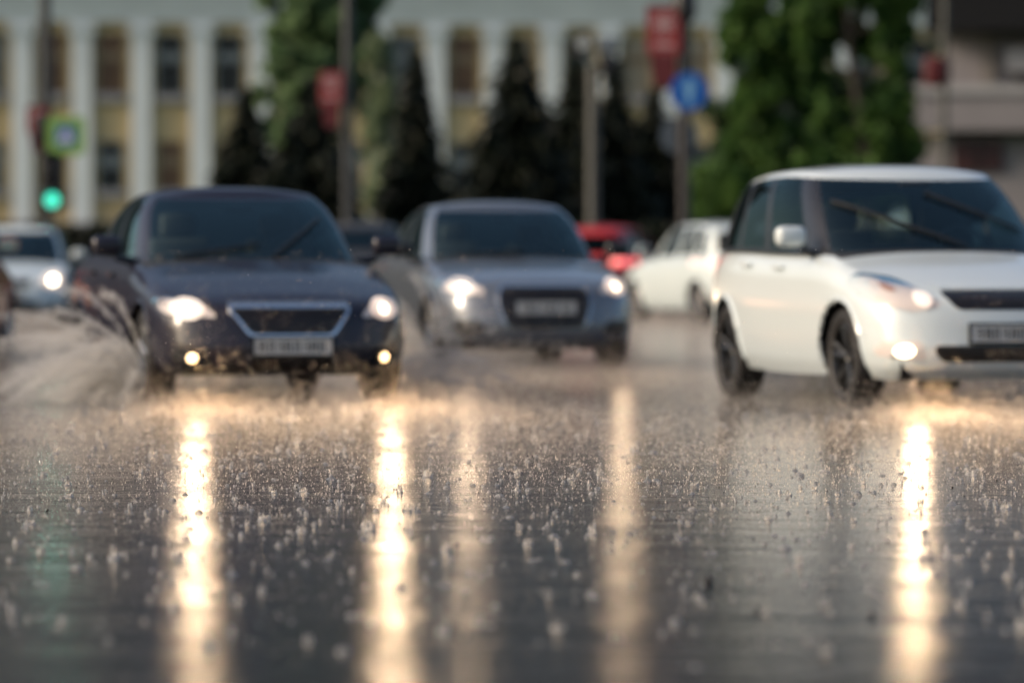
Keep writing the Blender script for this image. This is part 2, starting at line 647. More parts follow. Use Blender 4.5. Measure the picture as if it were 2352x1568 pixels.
    for j in range(len(g) - 1):
        vm = (g[j] + g[j + 1]) / 2
        for i in range(Q):
            a, b = j * Q + i, j * Q + (i + 1) % Q
            f = (a, b, b + Q, a + Q)
            xm = abs(qx[i] + qx[(i + 1) % Q]) / 2
            tm = (qt[i] + qt[(i + 1) % Q]) / 2
            side = 1 if qx[i] + qx[(i + 1) % Q] > 0 else -1
            if vm > 0.93:
                parts['roofside'].append(f)
            elif tm < 0.3 and xm < S.get('wsx', 0.90) and vm > 0.05:
                parts['windshield'].append(f)
            elif tm > 0.7 and xm < 0.86 and 0.12 < vm < 0.88:
                parts['rear_window'].append(f)
            elif vm > 0.05 and tA < tm < tB - 0.02 and xm > 0.9:
                sidew.setdefault((side, 0), []).append(f)
            elif vm > 0.05 and tB + 0.02 < tm < tC and xm > 0.9:
                sidew.setdefault((side, 1), []).append(f)
            elif tD and 0.05 < vm < 0.88 and tC + 0.035 < tm < tD and xm > 0.9:
                sidew.setdefault((side, 2), []).append(f)
            else:
                parts['pillar'].append(f)
    submesh('windshield', G, parts['windshield'], 'car_glass', root)
    submesh('rear_window', G, parts['rear_window'], S.get('rglass', 'car_glass'), root)
    submesh('pillar_frame', G, parts['pillar'], S.get('pillar_mat', paint), root)
    for (side, w), fs in sidew.items():
        par = dobj.get((side, w), root)
        submesh('window', G, fs, S.get('sglass', 'car_glass'), par)
    # roof
    top = (len(g) - 1) * Q
    Rv, Rf = [], []
    for i in range(m2):
        p = G[top + i]
        for s in ss:
            Rv.append([p[0] * s, p[1], p[2] + 0.050 * cx[i] ** 1.5 * (1 - abs(s) ** 2.6)])
    for i in range(m2 - 1):
        for k in range(ms - 1):
            a = i * ms + k
            Rf.append((a, a + 1, a + ms + 1, a + ms))
    off = len(Rv)
    used = sorted({q for f in parts['roofside'] for q in f})
    mp = {q: off + k for k, q in enumerate(used)}
    Rv += [list(G[q]) for q in used]
    Rf += [tuple(mp[q] for q in f) for f in parts['roofside']]
    ro = mesh('roof', Rv, Rf, paint, root)
    bm = bmesh.new(); bm.from_mesh(ro.data)
    bmesh.ops.remove_doubles(bm, verts=bm.verts, dist=0.0008)
    bm.to_mesh(ro.data); bm.free()
    if S.get('rails'):
        for s in (-1, 1):
            rl = MB()
            pts = []
            for k in range(9):
                t = k / 8
                y = cf1 + 0.18 + t * (cr1 - cf1 - 0.2)
                pts.append((s * (Wt - 0.05), y, H - 0.015 + 0.055 * math.sin(PI * min(1, max(0, t))) ** 0.3))
            rl.tube(pts, 0.014, 8)
            rl.build('roof_rail', S['rails'], root, True)

    # ---- decals that follow the body
    def cast(u, z, face):
        if face == 'F':
            h = bvh.ray_cast(Vector((u, -9, z)), Vector((0, 1, 0)))
        elif face == 'B':
            h = bvh.ray_cast(Vector((u, 9, z)), Vector((0, -1, 0)))
        else:
            sgn = 1 if face == 'R' else -1
            h = bvh.ray_cast(Vector((9 * sgn, u, z)), Vector((-sgn, 0, 0)))
        return h[0]

    DIR = {'F': Vector((0, -1, 0)), 'B': Vector((0, 1, 0)), 'R': Vector((1, 0, 0)), 'L': Vector((-1, 0, 0))}

    def resample(pts, k):
        p = np.array(pts + [pts[0]], float)
        s = np.concatenate(([0], np.cumsum(np.hypot(*np.diff(p, axis=0).T))))
        u = np.linspace(0, s[-1], k, endpoint=False)
        return np.stack((np.interp(u, s, p[:, 0]), np.interp(u, s, p[:, 1])), 1)

    def rounded(pts, r=0.02, k=4):
        out = []
        m_ = len(pts)
        for i in range(m_):
            p0, p1, p2 = Vector(pts[i - 1]), Vector(pts[i]), Vector(pts[(i + 1) % m_])
            a, b = (p0 - p1), (p2 - p1)
            ra = min(r, a.length * 0.45); rb = min(r, b.length * 0.45)
            A, B = p1 + a.normalized() * ra, p1 + b.normalized() * rb
            for q in range(k + 1):
                t = q / k
                out.append(tuple(A * (1 - t) ** 2 + p1 * 2 * t * (1 - t) + B * t * t))
        return out

    def patch(name, pts, m, face='F', off=0.006, parent=root, bulge=0.0, nb=44, rings=6, depth=0.03):
        b = resample(pts, nb)
        c = b.mean(axis=0)
        d = DIR[face]
        vs, fs = [], []
        last = None
        for k in range(rings + 1):
            f = 1 - k / rings
            for q in range(nb):
                u, z = c + (b[q] - c) * f
                h = cast(u, z, face)
                if h is None:
                    h = last if last is not None else Vector((0, 0, 0))
                    h = Vector((u, h.y, z)) if face in 'FB' else Vector((h.x, u, z))
                last = h
                vs.append(h + d * (off + bulge * (1 - f * f)))
                if k == rings:
                    break
        for k in range(rings - 1):
            for q in range(nb):
                fs.append((k * nb + q, k * nb + (q + 1) % nb, (k + 1) * nb + (q + 1) % nb, (k + 1) * nb + q))
        ctr = len(vs) - 1
        for q in range(nb):
            fs.append(((rings - 1) * nb + q, (rings - 1) * nb + (q + 1) % nb, ctr))
        s0 = len(vs)
        for q in range(nb):
            vs.append(vs[q] - d * depth)
        for q in range(nb):
            fs.append((q, s0 + q, s0 + (q + 1) % nb, (q + 1) % nb))
        return mesh(name, vs, fs, m, parent)

    def band(name, pts, wid, m, face='F', off=0.012, parent=root, closed=True, nb=60):
        """raised strip along an outline"""
        b = resample(pts, nb) if closed else np.array([np.array(pts[0]) + 0 for _ in range(0)] or pts, float)
        k = len(b)
        vs, fs = [], []
        d = DIR[face]
        for q in range(k):
            if closed:
                t = b[(q + 1) % k] - b[q - 1]
            else:
                t = b[min(q + 1, k - 1)] - b[max(q - 1, 0)]
            t = t / (np.hypot(*t) + 1e-9)
            nrm = np.array((-t[1], t[0]))
            for e, o_ in ((-0.5, 0.0), (-0.3, 1.0), (0.3, 1.0), (0.5, 0.0)):
                u, z = b[q] + nrm * wid * e
                h = cast(u, z, face) or Vector((u, yF, z))
                vs.append(h + d * (off * o_ + 0.003))
        for q in range(k if closed else k - 1):
            for e in range(3):
                a0, a1 = q * 4 + e, ((q + 1) % k) * 4 + e
                fs.append((a0, a0 + 1, a1 + 1, a1))
        return mesh(name, vs, fs, m, parent)

    def disc(u, z, rx, rz_, k=28):
        return [(u + rx * math.cos(2 * PI * q / k), z + rz_ * math.sin(2 * PI * q / k)) for q in range(k)]

    for it in S['features']:
        it(patch, band, rounded, disc, root)

    # ---- number plates: a pale board with two rows of dark strokes
    for face, z, y in S.get('plates', []):
        h = cast(0.0, z, face)
        d = DIR[face]
        yy = h.y + d.y * 0.02
        pl = MB().rbox((0, yy, z), (0.26, 0.008, 0.056), 0.006, 2).build('number_plate', 'plate_white', root)
        ink = MB()
        x = -0.225
        for q in range(8):
            wch = 0.036
            kind = (q * 5 + int(z * 100)) % 3
            y2 = yy + d.y * 0.0125
            yb = min(y2, y2 + d.y * .002), max(y2, y2 + d.y * .002)
            if kind != 1:
                ink.box(x, x + 0.009, yb[0], yb[1], z - 0.034, z + 0.034)
            ink.box(x + 0.010, x + wch, yb[0], yb[1], z + 0.026, z + 0.034)
            if kind != 2:
                ink.box(x + 0.010, x + wch, yb[0], yb[1], z - 0.004, z + 0.005)
            ink.box(x + wch - 0.008, x + wch, yb[0], yb[1], z - 0.034, z + 0.025)
            x += 0.055 if q not in (0, 3) else 0.062
        ink.build('characters', 'plate_ink', pl)
        fr = MB()
        for (a0, a1, b0, b1) in ((-.272, .272, .0565, .068), (-.272, .272, -.068, -.0565), (-.272, -.2605, -.0565, .0565), (.2605, .272, -.0565, .0565)):
            fr.box(a0, a1, yy - .012, yy + .012, z + b0, z + b1)
        fr.build('plate_holder', 'trim_black', pl)

    # ---- mirrors
    for s in (-1, 1):
        zb0 = float(pchip(zb, (cab0 + 0.45 - yF) / L))
        my = cab0 + S.get('mir_y', 0.42)
        mm = MB().rbox((s * (W + 0.085), my, zb0 + 0.115), (0.105, 0.055, 0.068), 0.05, 5)
        mo = mm.build('wing_mirror', S.get('mirror_mat', paint), root, True)
        MB().tube([(s * (Wb - 0.03), my + 0.02, zb0 + 0.0), (s * (W + 0.02), my + 0.01, zb0 + 0.03)], [0.03, 0.024], 8).build('mirror_arm', 'trim_black', mo, True)
        MB().rbox((s * (W + 0.085), my + 0.056, zb0 + 0.115), (0.088, 0.004, 0.052), 0.003, 2).build('mirror_glass', 'chrome', mo)

    # ---- door handles
    for (side, w), o in dobj.items():
        ye = (d1 if w == 0 else d2) - 0.20
        zh = float(pchip(S['ztop'], (ye - yF) / L)) - 0.10
        h = cast(ye, zh, 'R' if side > 0 else 'L')
        if h:
            MB().rbox((h.x + side * 0.018, ye, zh), (0.014, 0.09, 0.016), 0.010, 3).build('handle', paint, o, True)

    # ---- wheel wells and floor
    fl = MB()
    fl.rbox((0, (yF + yR) / 2, 0.30), (W - 0.14, L / 2 - 0.16, 0.10), 0.06, 2)
    for (wy, wz) in wheels:
        for s in (-1, 1):
            fl.lathe([(s * (W - 0.05), RA - 0.01), (s * (W - 0.32), RA - 0.01), (s * (W - 0.34), 0.02)], 28, 'x', (0, wy, wz))
    # keep only the upper part of each drum so the road stays visible beneath
    keep = []
    for f in fl.f:
        c = np.mean([fl.v[i] for i in f], axis=0)
        if c[2] > 0.34 or (c[2] > 0.17 and abs(c[0]) < W - 0.36):
            keep.append(f)
    fl.f = keep
    fl.build('underbody', 'under_black', root)
    # arch lips
    for (wy, wz) in wheels:
        for s in (-1, 1):
            pts = []
            for k in range(25):
                w = R(-6) + (PI + R(12)) * k / 24
                y, z = wy + (RA + 0.004) * math.cos(w), wz + (RA + 0.004) * math.sin(w)
                h = cast(y + 0.02 * math.cos(w), z + 0.02 * math.sin(w), 'R' if s > 0 else 'L')
                pts.append((h.x if h and abs(h.x) > W * 0.7 else s * W * 0.95, y, z))
            MB().tube(pts, 0.016, 6).build('arch_lip', S.get('lip_mat', paint), root, True)

    # ---- wheels
    for (wy, wz), steer in zip(wheels, (S.get('steer', 0), 0)):
        for s in (-1, 1):
            xo = s * (W - 0.035)
            xi = xo - s * tw
            xm_ = (xo + xi) / 2
            a = tw / 2
            prof = [(-a * .72, wr * .66), (-a * .96, wr * .74), (-a, wr * .86), (-a * .92, wr * .95), (-a * .74, wr * .99), (-a * .3, wr), (-a * .28, wr * .985),
                    (-a * .22, wr * .985), (-a * .2, wr), (a * .2, wr), (a * .22, wr * .985), (a * .28, wr * .985), (a * .3, wr), (a * .74, wr * .99), (a * .92, wr * .95), (a, wr * .86), (a * .96, wr * .74), (a * .72, wr * .66)]
            wo = bpy.data.objects.new('wheel', None)
            COL.objects.link(wo)
            wo.parent = root
            wo.location = (xm_, wy, wr)
            wo.rotation_euler = (0, 0, steer)
            MB().lathe(prof, 44, 'x').build('tyre', 'tyre_rubber', wo, True)
            rim = MB()
            rr = wr * .70
            rim.lathe([(s * a * .8, rr), (s * a * .88, rr * .95), (s * a * .55, rr * .90), (-s * a * .7, rr * .92)], 40, 'x')
            rim.lathe([(s * a * .35, 0.001), (s * a * .55, rr * .10), (s * a * .50, rr * .2), (s * a * .1, rr * .22)], 20, 'x')
            ns = S.get('spokes', 5)
            for q in range(ns):
                w = 2 * PI * q / ns + 0.3
                cw, sw = math.cos(w), math.sin(w)
                for dw in (-.16, .16):
                    c2, s2 = math.cos(w + dw), math.sin(w + dw)
                    rim.tube([(s * a * .45, cw * rr * .15, sw * rr * .15), (s * a * .62, c2 * rr * .6, s2 * rr * .6), (s * a * .72, c2 * rr * .95, s2 * rr * .95)],
                             [rr * .085, rr * .07, rr * .08], 6)
            rim.build('rim', S.get('rim_mat', 'rim_metal'), wo, True)
            bk = MB().lathe([(-s * a * .1, 0.001), (-s * a * .1, rr * .9)], 30, 'x')
            bk.build('brake_disc', 'rim_dark', wo, True)

    # ---- interior
    if S.get('interior', True):
        zbm = float(pchip(zb, 0.45))
        fy = cab0 + (cab1 - cab0) * 0.40
        for s in (-1, 1):
            seat = MB()
            seat.rbox((s * 0.36, fy + 0.05, zbm + 0.03), (0.23, 0.07, 0.13), 0.05, 3)
            seat.rbox((s * 0.36, fy + 0.08, zbm + 0.25), (0.13, 0.05, 0.085), 0.04, 3)
            seat.tube([(s * 0.36 - .05, fy + 0.08, zbm + 0.1), (s * 0.36 - .05, fy + 0.08, zbm + 0.2)], 0.008, 6)
            seat.tube([(s * 0.36 + .05, fy + 0.08, zbm + 0.1), (s * 0.36 + .05, fy + 0.08, zbm + 0.2)], 0.008, 6)
            seat.build('seat', 'seat_cloth', root, True)
        dash = MB().rbox((0, cab0 + 0.45, zbm - 0.01), (Wb - 0.12, 0.22, 0.05), 0.045, 3)
        dash.build('dashboard', 'cabin_dark', root, True)
        st = MB()
        st.tube([(0.36 + 0.17 * math.cos(2 * PI * k / 24), cab0 + 0.72 + 0.05 * math.sin(2 * PI * k / 24), zbm + 0.03 + 0.15 * math.sin(2 * PI * k / 24)) for k in range(25)], 0.013, 6)
        st.build('steering_wheel', 'trim_black', root, True)
        MB().rbox((0, cf1 - 0.10, H - 0.15), (0.11, 0.015, 0.03), 0.012, 2).build('rear_view_mirror', 'trim_black', root, True)

    # ---- wipers lying on the glass
    gv = [tuple(p) for p in G]
    gb = BVHTree.FromPolygons(gv, [f for f in parts['windshield']])
    for (x0, z0, x1, z1) in S.get('wipers', []):
        pts = []
        for k in range(9):
            t = k / 8
            h = gb.ray_cast(Vector((x0 + (x1 - x0) * t, -9, z0 + (z1 - z0) * t)), Vector((0, 1, 0)))[0]
            if h:
                pts.append(h + Vector((0, -0.018, 0.010)))
        if len(pts) > 2:
            MB().tube(pts, [0.011] * (len(pts) - 1) + [0.006], 6).build('wiper', 'wiper_rubber', root, True)
    return root


def beam(bulb, root, energy, col, down, spread):
    """the light a lit lamp throws forward"""
    co = np.array([v.co[:] for v in bulb.data.vertices])
    c = co.mean(axis=0)
    ld = bpy.data.lights.new('beam', 'SPOT')
    ld.energy = energy
    ld.color = col
    ld.spot_size = R(spread)
    ld.spot_blend = 1.0
    ld.shadow_soft_size = 0.07
    o = bpy.data.objects.new('beam', ld)
    COL.objects.link(o)
    o.parent = root
    o.location = (c[0], co[:, 1].min() - 0.20, c[2])
    o.rotation_euler = (PI / 2 - R(down), 0, PI) if False else Vector((0, math.cos(R(down)), math.sin(R(down)))).to_track_quat('Z', 'Y').to_euler()


def lampset(pts, m_glow, u, z, r, bowl=True, glow_r=None, z_scale=1.0, watts=0):
    """one headlight on each side: housing, clear lens, glowing reflector"""
    def go(patch, band, rounded, disc, root):
        for s in (-1, 1):
            P_ = [(s * a, b) for a, b in pts]
            h = patch('headlight', rounded(P_, 0.05), 'lamp_reflector', 'F', 0.002, root, 0.0)
            patch('lens', rounded(P_, 0.05), 'lamp_glass', 'F', 0.022, h, 0.02, depth=0.02)
            if bowl:
                patch('reflector', disc(s * u, z, r * 3.0, r * 2.2 * z_scale), 'lamp_bowl' if m_glow else 'trim_black', 'F', 0.010, h, 0.0, 28, 3, 0.006)
            if m_glow:
                b = patch('bulb', disc(s * u, z, r, r * z_scale), m_glow, 'F', 0.018, h, 0.006, 28, 4, 0.006)
                if watts:
                    beam(b, root, watts * .4, (1.0, .58, .26), 38, 62)
                    beam(b, root, watts * 1.0, (1.0, .70, .44), 12, 100)
    return go


def fogset(m_glow, u, z, r, pod=None, podmat='trim_black', zs=1.0, watts=0):
    def go(patch, band, rounded, disc, root):
        for s in (-1, 1):
            if pod:
                h = patch('fog_light', rounded([(s * a, b) for a, b in pod], 0.04), podmat, 'F', 0.003, root)
            else:
                h = patch('fog_light', disc(s * u, z, r * 1.45, r * 1.45), podmat, 'F', 0.006, root)
            b = patch('bulb', disc(s * u, z, r, r * zs), m_glow, 'F', 0.016, h, 0.008, 24, 4, 0.01)
            if watts:
                beam(b, root, watts * .42, (1.0, .54, .20), 38, 64)
                beam(b, root, watts * .8, (1.0, .68, .40), 12, 110)
    return go


def one(name, pts, m, face='F', off=0.006, rad=0.03, bulge=0.0, mirror=False):
    def go(patch, band, rounded, disc, root):
        for s in ((-1, 1) if mirror else (1,)):
            patch(name, rounded([(s * a, b) for a, b in pts], rad), m, face, off, root, bulge)
    return go


def rim_of(name, pts, wid, m, face='F', off=0.014, rad=0.03):
    def go(patch, band, rounded, disc, root):
        band(name, rounded(pts, rad), wid, m, face, off, root)
    return go


def bars(name, x0, x1, zs, m, hgt=0.012, taper=0.0):
    def go(patch, band, rounded, disc, root):
        for q, z in enumerate(zs):
            e = taper * q
            patch(name, [(x0 + e, z - hgt / 2), (x1 - e, z - hgt / 2), (x1 - e, z + hgt / 2), (x0 + e, z + hgt / 2)], m, 'F', 0.016, root, 0.0, 40, 2, 0.012)
    return go


def tails(m, x0, x1, z0, z1):
    def go(patch, band, rounded, disc, root):
        for s in (-1, 1):
            patch('tail_light', rounded([(s * x0, z0), (s * x1, z0), (s * x1, z1), (s * x0, z1)], 0.04), m, 'B', 0.012, root, 0.01)
    return go


WATT = 110.0
SEDAN = dict(W=0.90, H=1.47, wb=2.70, foh=0.90, roh=1.02, sedan=True,
             ztop=[(0, .70), (.05, .735), (.12, .80), (.2, .865), (.28, .93), (.4, .955), (.6, .97), (.78, .985), (.88, .99), (.95, .975), (1, .94)],
             zlow=[(0, .20), (.1, .20), (.2, .21), (.5, .20), (.8, .22), (1, .27)],
             wv=[(0, .90), (.12, .955), (.35, .995), (.55, 1.0), (.75, .985), (.9, .955), (.97, .915), (1, .875)],
             fv=[(0, .10), (.15, .02), (.35, 0), (.5, .015), (.75, .05), (.92, .12), (1, .22)],
             rv=[(0, .14), (.2, .02), (.5, 0), (.8, .03), (.95, .07), (1, .12)],
             cab=(-1.02, 1.80), roof=(-0.16, 0.98), cabw=(0.795, 0.57), doors=(-0.86, 0.08, 0.98), pillars=(.19, .47, .72, .80),
             belt=[(0, .92), (.27, .925), (.4, .95), (.6, .965), (.8, .98), (1, .985)])


def spec(base, **kw):
    d = dict(base)
    d.update(kw)
    return d


HATCH = spec(SEDAN, W=0.845, H=1.53, wb=2.47, foh=0.84, roh=0.66, sedan=False,
             ztop=[(0, .76), (.05, .80), (.12, .865), (.2, .93), (.27, .985), (.4, 1.0), (.6, 1.015), (.8, 1.03), (.95, 1.03), (1, 1.0)],
             cab=(-0.98, 1.78), roof=(-0.22, 1.50), cabw=(0.765, 0.58), doors=(-0.80, 0.22, 0.92), pillars=(.19, .48, .70, .86),
             belt=[(0, .98), (.27, .985), (.4, 1.0), (.6, 1.015), (.8, 1.03), (1, 1.03)],
             rv=[(0, .12), (.2, .02), (.5, 0), (.8, .02), (1, .04)], droop=0.05)

mat('paint_navy', (0.010, 0.009, 0.018), 0.4, 0.0, .55, spec=.25)
mat('paint_steel', (0.12, 0.135, 0.16), 0.32, 0.4, 1.0)
mat('paint_white', (0.54, 0.60, 0.62), 0.32, 0.0, 1.0)
mat('paint_white_far', (0.55, 0.62, 0.63), 0.32, 0.0, 1.0)
mat('paint_red', (0.36, 0.012, 0.014), 0.4, 0.0, .25)
mat('paint_rust', (0.40, 0.10, 0.03), 0.32, 0.2, 1.0)
mat('paint_taupe', (0.06, 0.055, 0.052), 0.32, 0.4, 1.0)

navy = spec(SEDAN, paint='paint_navy', steer=R(0), mirror_mat='paint_navy',
            plates=[('F', .392, 0), ('B', .75, 0)],
            wipers=[(-.55, .975, .05, 1.06), (.12, .975, .55, 1.25)],
            features=[
                one('grille', [(-.39, .625), (.39, .625), (.27, .475), (-.27, .475)], 'grille_black', rad=.04, off=.008),
                bars('grille_bar', -.35, .35, (.60, .555, .51), 'grille_black', .012, .035),
                one('grille_cap', [(-.42, .685), (.42, .685), (.40, .635), (-.40, .635)], 'rim_metal', rad=.02, off=.016),
                rim_of('grille_frame', [(-.415, .655), (.415, .655), (.275, .462), (-.275, .462)], .036, 'chrome', off=.022, rad=.04),
                one('lower_intake', [(-.29, .332), (.29, .332), (.255, .225), (-.255, .225)], 'grille_black', rad=.03),
                rim_of('intake_frame', [(-.30, .335), (.30, .335), (.262, .218), (-.262, .218)], .012, 'chrome', off=.012, rad=.03),
                lampset([(.47, .575), (.80, .60), (.855, .70), (.78, .715), (.56, .67)], 'headlamp_glow', .66, .640, .034, watts=WATT),
                fogset('foglamp_glow', .645, .315, .030, [(.52, .27), (.76, .27), (.77, .37), (.56, .375)], watts=WATT),
                tails('red_lens', .52, .86, .76, .90),
            ])

steel = spec(SEDAN, paint='paint_steel', W=0.89, H=1.49, mirror_mat='black_plastic', steer=R(0),
             ztop=[(0, .76), (.05, .79), (.12, .84), (.2, .89), (.28, .945), (.4, .965), (.6, .98), (.78, 1.0), (.88, 1.0), (.95, .985), (1, .95)],
             plates=[('F', .555, 0), ('B', .78, 0)],
             wipers=[(-.55, .985, .1, 1.03)],
             features=[
                 one('grille', [(-.36, .735), (.36, .735), (.40, .60), (.33, .38), (-.33, .38), (-.40, .60)], 'grille_black', rad=.05, off=.008),
                 rim_of('grille_frame', [(-.37, .742), (.37, .742), (.41, .60), (.335, .37), (-.335, .37), (-.41, .60)], .018, 'chrome', off=.014, rad=.05),
                 bars('grille_bar', -.34, .34, (.70, .655, .46, .42), 'trim_black', .012),
                 one('lower_lip', [(-.62, .30), (.62, .30), (.60, .235), (-.60, .235)], 'paint_steel', rad=.03, off=.03),
                 lampset([(.50, .665), (.82, .69), (.85, .785), (.72, .795), (.52, .74)], 'headlamp_glow', .67, .735, .034, watts=WATT * .45),
                 one('side_intake', [(.50, .33), (.76, .33), (.76, .45), (.56, .45)], 'trim_black', rad=.04, mirror=True),
                 tails('red_lens', .52, .86, .78, .92),
             ])

white = spec(HATCH, paint='paint_white', H=1.60, W=.87, cabw=(.82, .64), foh=0.83, pillar_mat='trim_black', mirror_mat='paint_white', sglass='dark_glass', rim_mat='rim_dark',
             rails='trim_black' if False else None, wr=0.325, tw=0.205, lip_mat='paint_white',
             plates=[('F', .495, 0), ('B', .62, 0)],
             wipers=[(-.62, 1.34, .15, 1.04), (.02, 1.40, .72, 1.10)],
             features=[
                 one('grille', [(-.40, .765), (.40, .765), (.32, .645), (-.32, .645)], 'grille_black', rad=.03, off=.006),
                 one('emblem_bar', [(-.42, .80), (.42, .80), (.41, .775), (-.41, .775)], 'paint_white', rad=.01, off=.016),
                 one('lower_intake', [(-.50, .42), (.50, .42), (.44, .315), (-.44, .315)], 'grille_black', rad=.04, off=.006),
                 lampset([(.40, .67), (.60, .63), (.80, .69), (.84, .81), (.77, .885), (.58, .85)], 'headlamp_reflection', .52, .715, .055, False),  # headlight is off; the glowing disc stands in for reflected light
                 one('turn_lens', [(.64, .76), (.71, .765), (.715, .82), (.66, .815)], 'amber_lens', rad=.03, off=.012, mirror=True),
                 fogset('foglamp_wide', .655, .385, .054, [(.53, .32), (.79, .35), (.79, .44), (.56, .45)], 'lamp_reflector', .75, WATT * 1.9),
                 tails('red_lens', .60, .80, .80, 1.0),
             ])

whitefar = spec(HATCH, paint='paint_white_far', H=1.56, sglass='dark_glass', rglass='dark_glass', interior=False,
                plates=[('B', .80, 0)],
                features=[tails('tail_dim', .50, .82, .86, .98),
                          one('rear_bumper', [(-.68, .30), (.68, .30), (.70, .55), (-.70, .55)], 'trim_black', 'B', .02, .04),
                          lampset([(.42, .665), (.70, .68), (.79, .80), (.6, .8)], None, .6, .72, .05)])
red = spec(HATCH, paint='paint_red', H=1.57, sglass='dark_glass', rglass='dark_glass', interior=False,
           plates=[('B', .80, 0)],
           features=[tails('tail_glow', .56, .82, .88, 1.0),
                     one('rear_bumper', [(-.68, .30), (.68, .30), (.70, .50), (-.70, .50)], 'trim_black', 'B', .02, .04),
                     lampset([(.42, .665), (.70, .68), (.79, .80), (.6, .8)], None, .6, .72, .05)])
saloon = spec(SEDAN, paint='paint_white_far', H=1.48, rim_mat='rim_dark', plates=[('F', .46, 0)],
              features=[one('grille', [(-.38, .70), (.38, .70), (.34, .58), (-.34, .58)], 'grille_black'),
                        one('lower_intake', [(-.50, .36), (.50, .36), (.44, .26), (-.44, .26)], 'grille_black'),
                        lampset([(.47, .60), (.80, .62), (.85, .74), (.78, .755), (.52, .70)], 'headlamp_far', .68, .68, .055),
                        tails('red_lens', .52, .86, .76, .90)])
rust = spec(HATCH, paint='paint_rust', H=1.5, interior=False, plates=[('B', .8, 0)],
            features=[tails('turn_glow', .55, .83, .62, .92),
                      lampset([(.42, .665), (.70, .68), (.79, .80), (.6, .8)], None, .6, .72, .05)])
taupe = spec(HATCH, paint='paint_taupe', W=.90, H=1.64, interior=False, sglass='dark_glass', rails=None,
             ztop=[(0, .90), (.05, .94), (.12, .99), (.2, 1.03), (.27, 1.07), (.4, 1.09), (.6, 1.10), (.8, 1.11), (.95, 1.11), (1, 1.08)],
             belt=[(0, 1.07), (.27, 1.07), (.4, 1.09), (.6, 1.10), (.8, 1.11), (1, 1.11)],
             features=[tails('red_lens', .60, .84, .85, 1.05)])


def place(S, name, front_x, d, yaw, label, **kw):
    """put the middle of the front bumper at frame column front_x, distance d"""
    h = S['wb'] / 2 + S['foh']
    X = gx(front_x, d)
    return make_car(S, name, (X - math.sin(yaw) * h, d + math.cos(yaw) * h), yaw, label, **kw)


place(navy, 'sedan_car', 672, 28.0, R(13.8), 'dark navy sedan with chrome grille frame, headlights and fog lights lit, throwing up spray')
place(steel, 'sedan_car', 1255, 36.3, R(11), 'blue grey sedan with lit headlights driving behind the dark navy sedan')
make_car(white, 'hatchback_car', (2.62, 28.9), R(14.5), 'tall white hatchback with black pillars, raised wipers and a glowing fog light')
make_car(whitefar, 'hatchback_car', (3.15, 67.0), R(201), 'distant white hatchback seen from behind at an angle, black rear bumper, dull red tail light')
make_car(red, 'hatchback_car', (1.75, 76.0), R(162), 'distant red hatchback seen from behind with a bright red tail light')
place(saloon, 'sedan_car', 12, 62.0, R(3), 'distant white sedan with one bright headlight beside the traffic light pole')
make_car(rust, 'hatchback_car', (-5.98, 42.0), R(176), 'rust orange car with a glowing rear lamp, just its edge in view')
make_car(taupe, 'suv_car', (-2.72, 74.0), R(186), 'distant dark taupe tall car between the navy sedan and the blue grey sedan')

# ------------------------------------------------------------------ setting
o = mesh('road', [(-400, -30, 0), (400, -30, 0), (400, 82, 0), (-400, 82, 0)], [(0, 1, 2, 3)], 'wet_asphalt', smooth=False)
tag(o, kind='structure')
o = MB().box(-400, 400, 82.0, 82.3, -0.3, 0.14).build('kerb', 'kerb_stone')
tag(o, kind='structure')
o = MB().box(-400, 400, 82.3, 86, -0.3, 0.136).build('pavement', 'paving')
tag(o, kind='structure')
o = mesh('lawn', [(-700, 86, 0.13), (700, 86, 0.13), (700, 1500, 0.13), (-700, 1500, 0.13)], [(0, 1, 2, 3)], 'grass_blades', smooth=False)
tag(o, kind='structure')


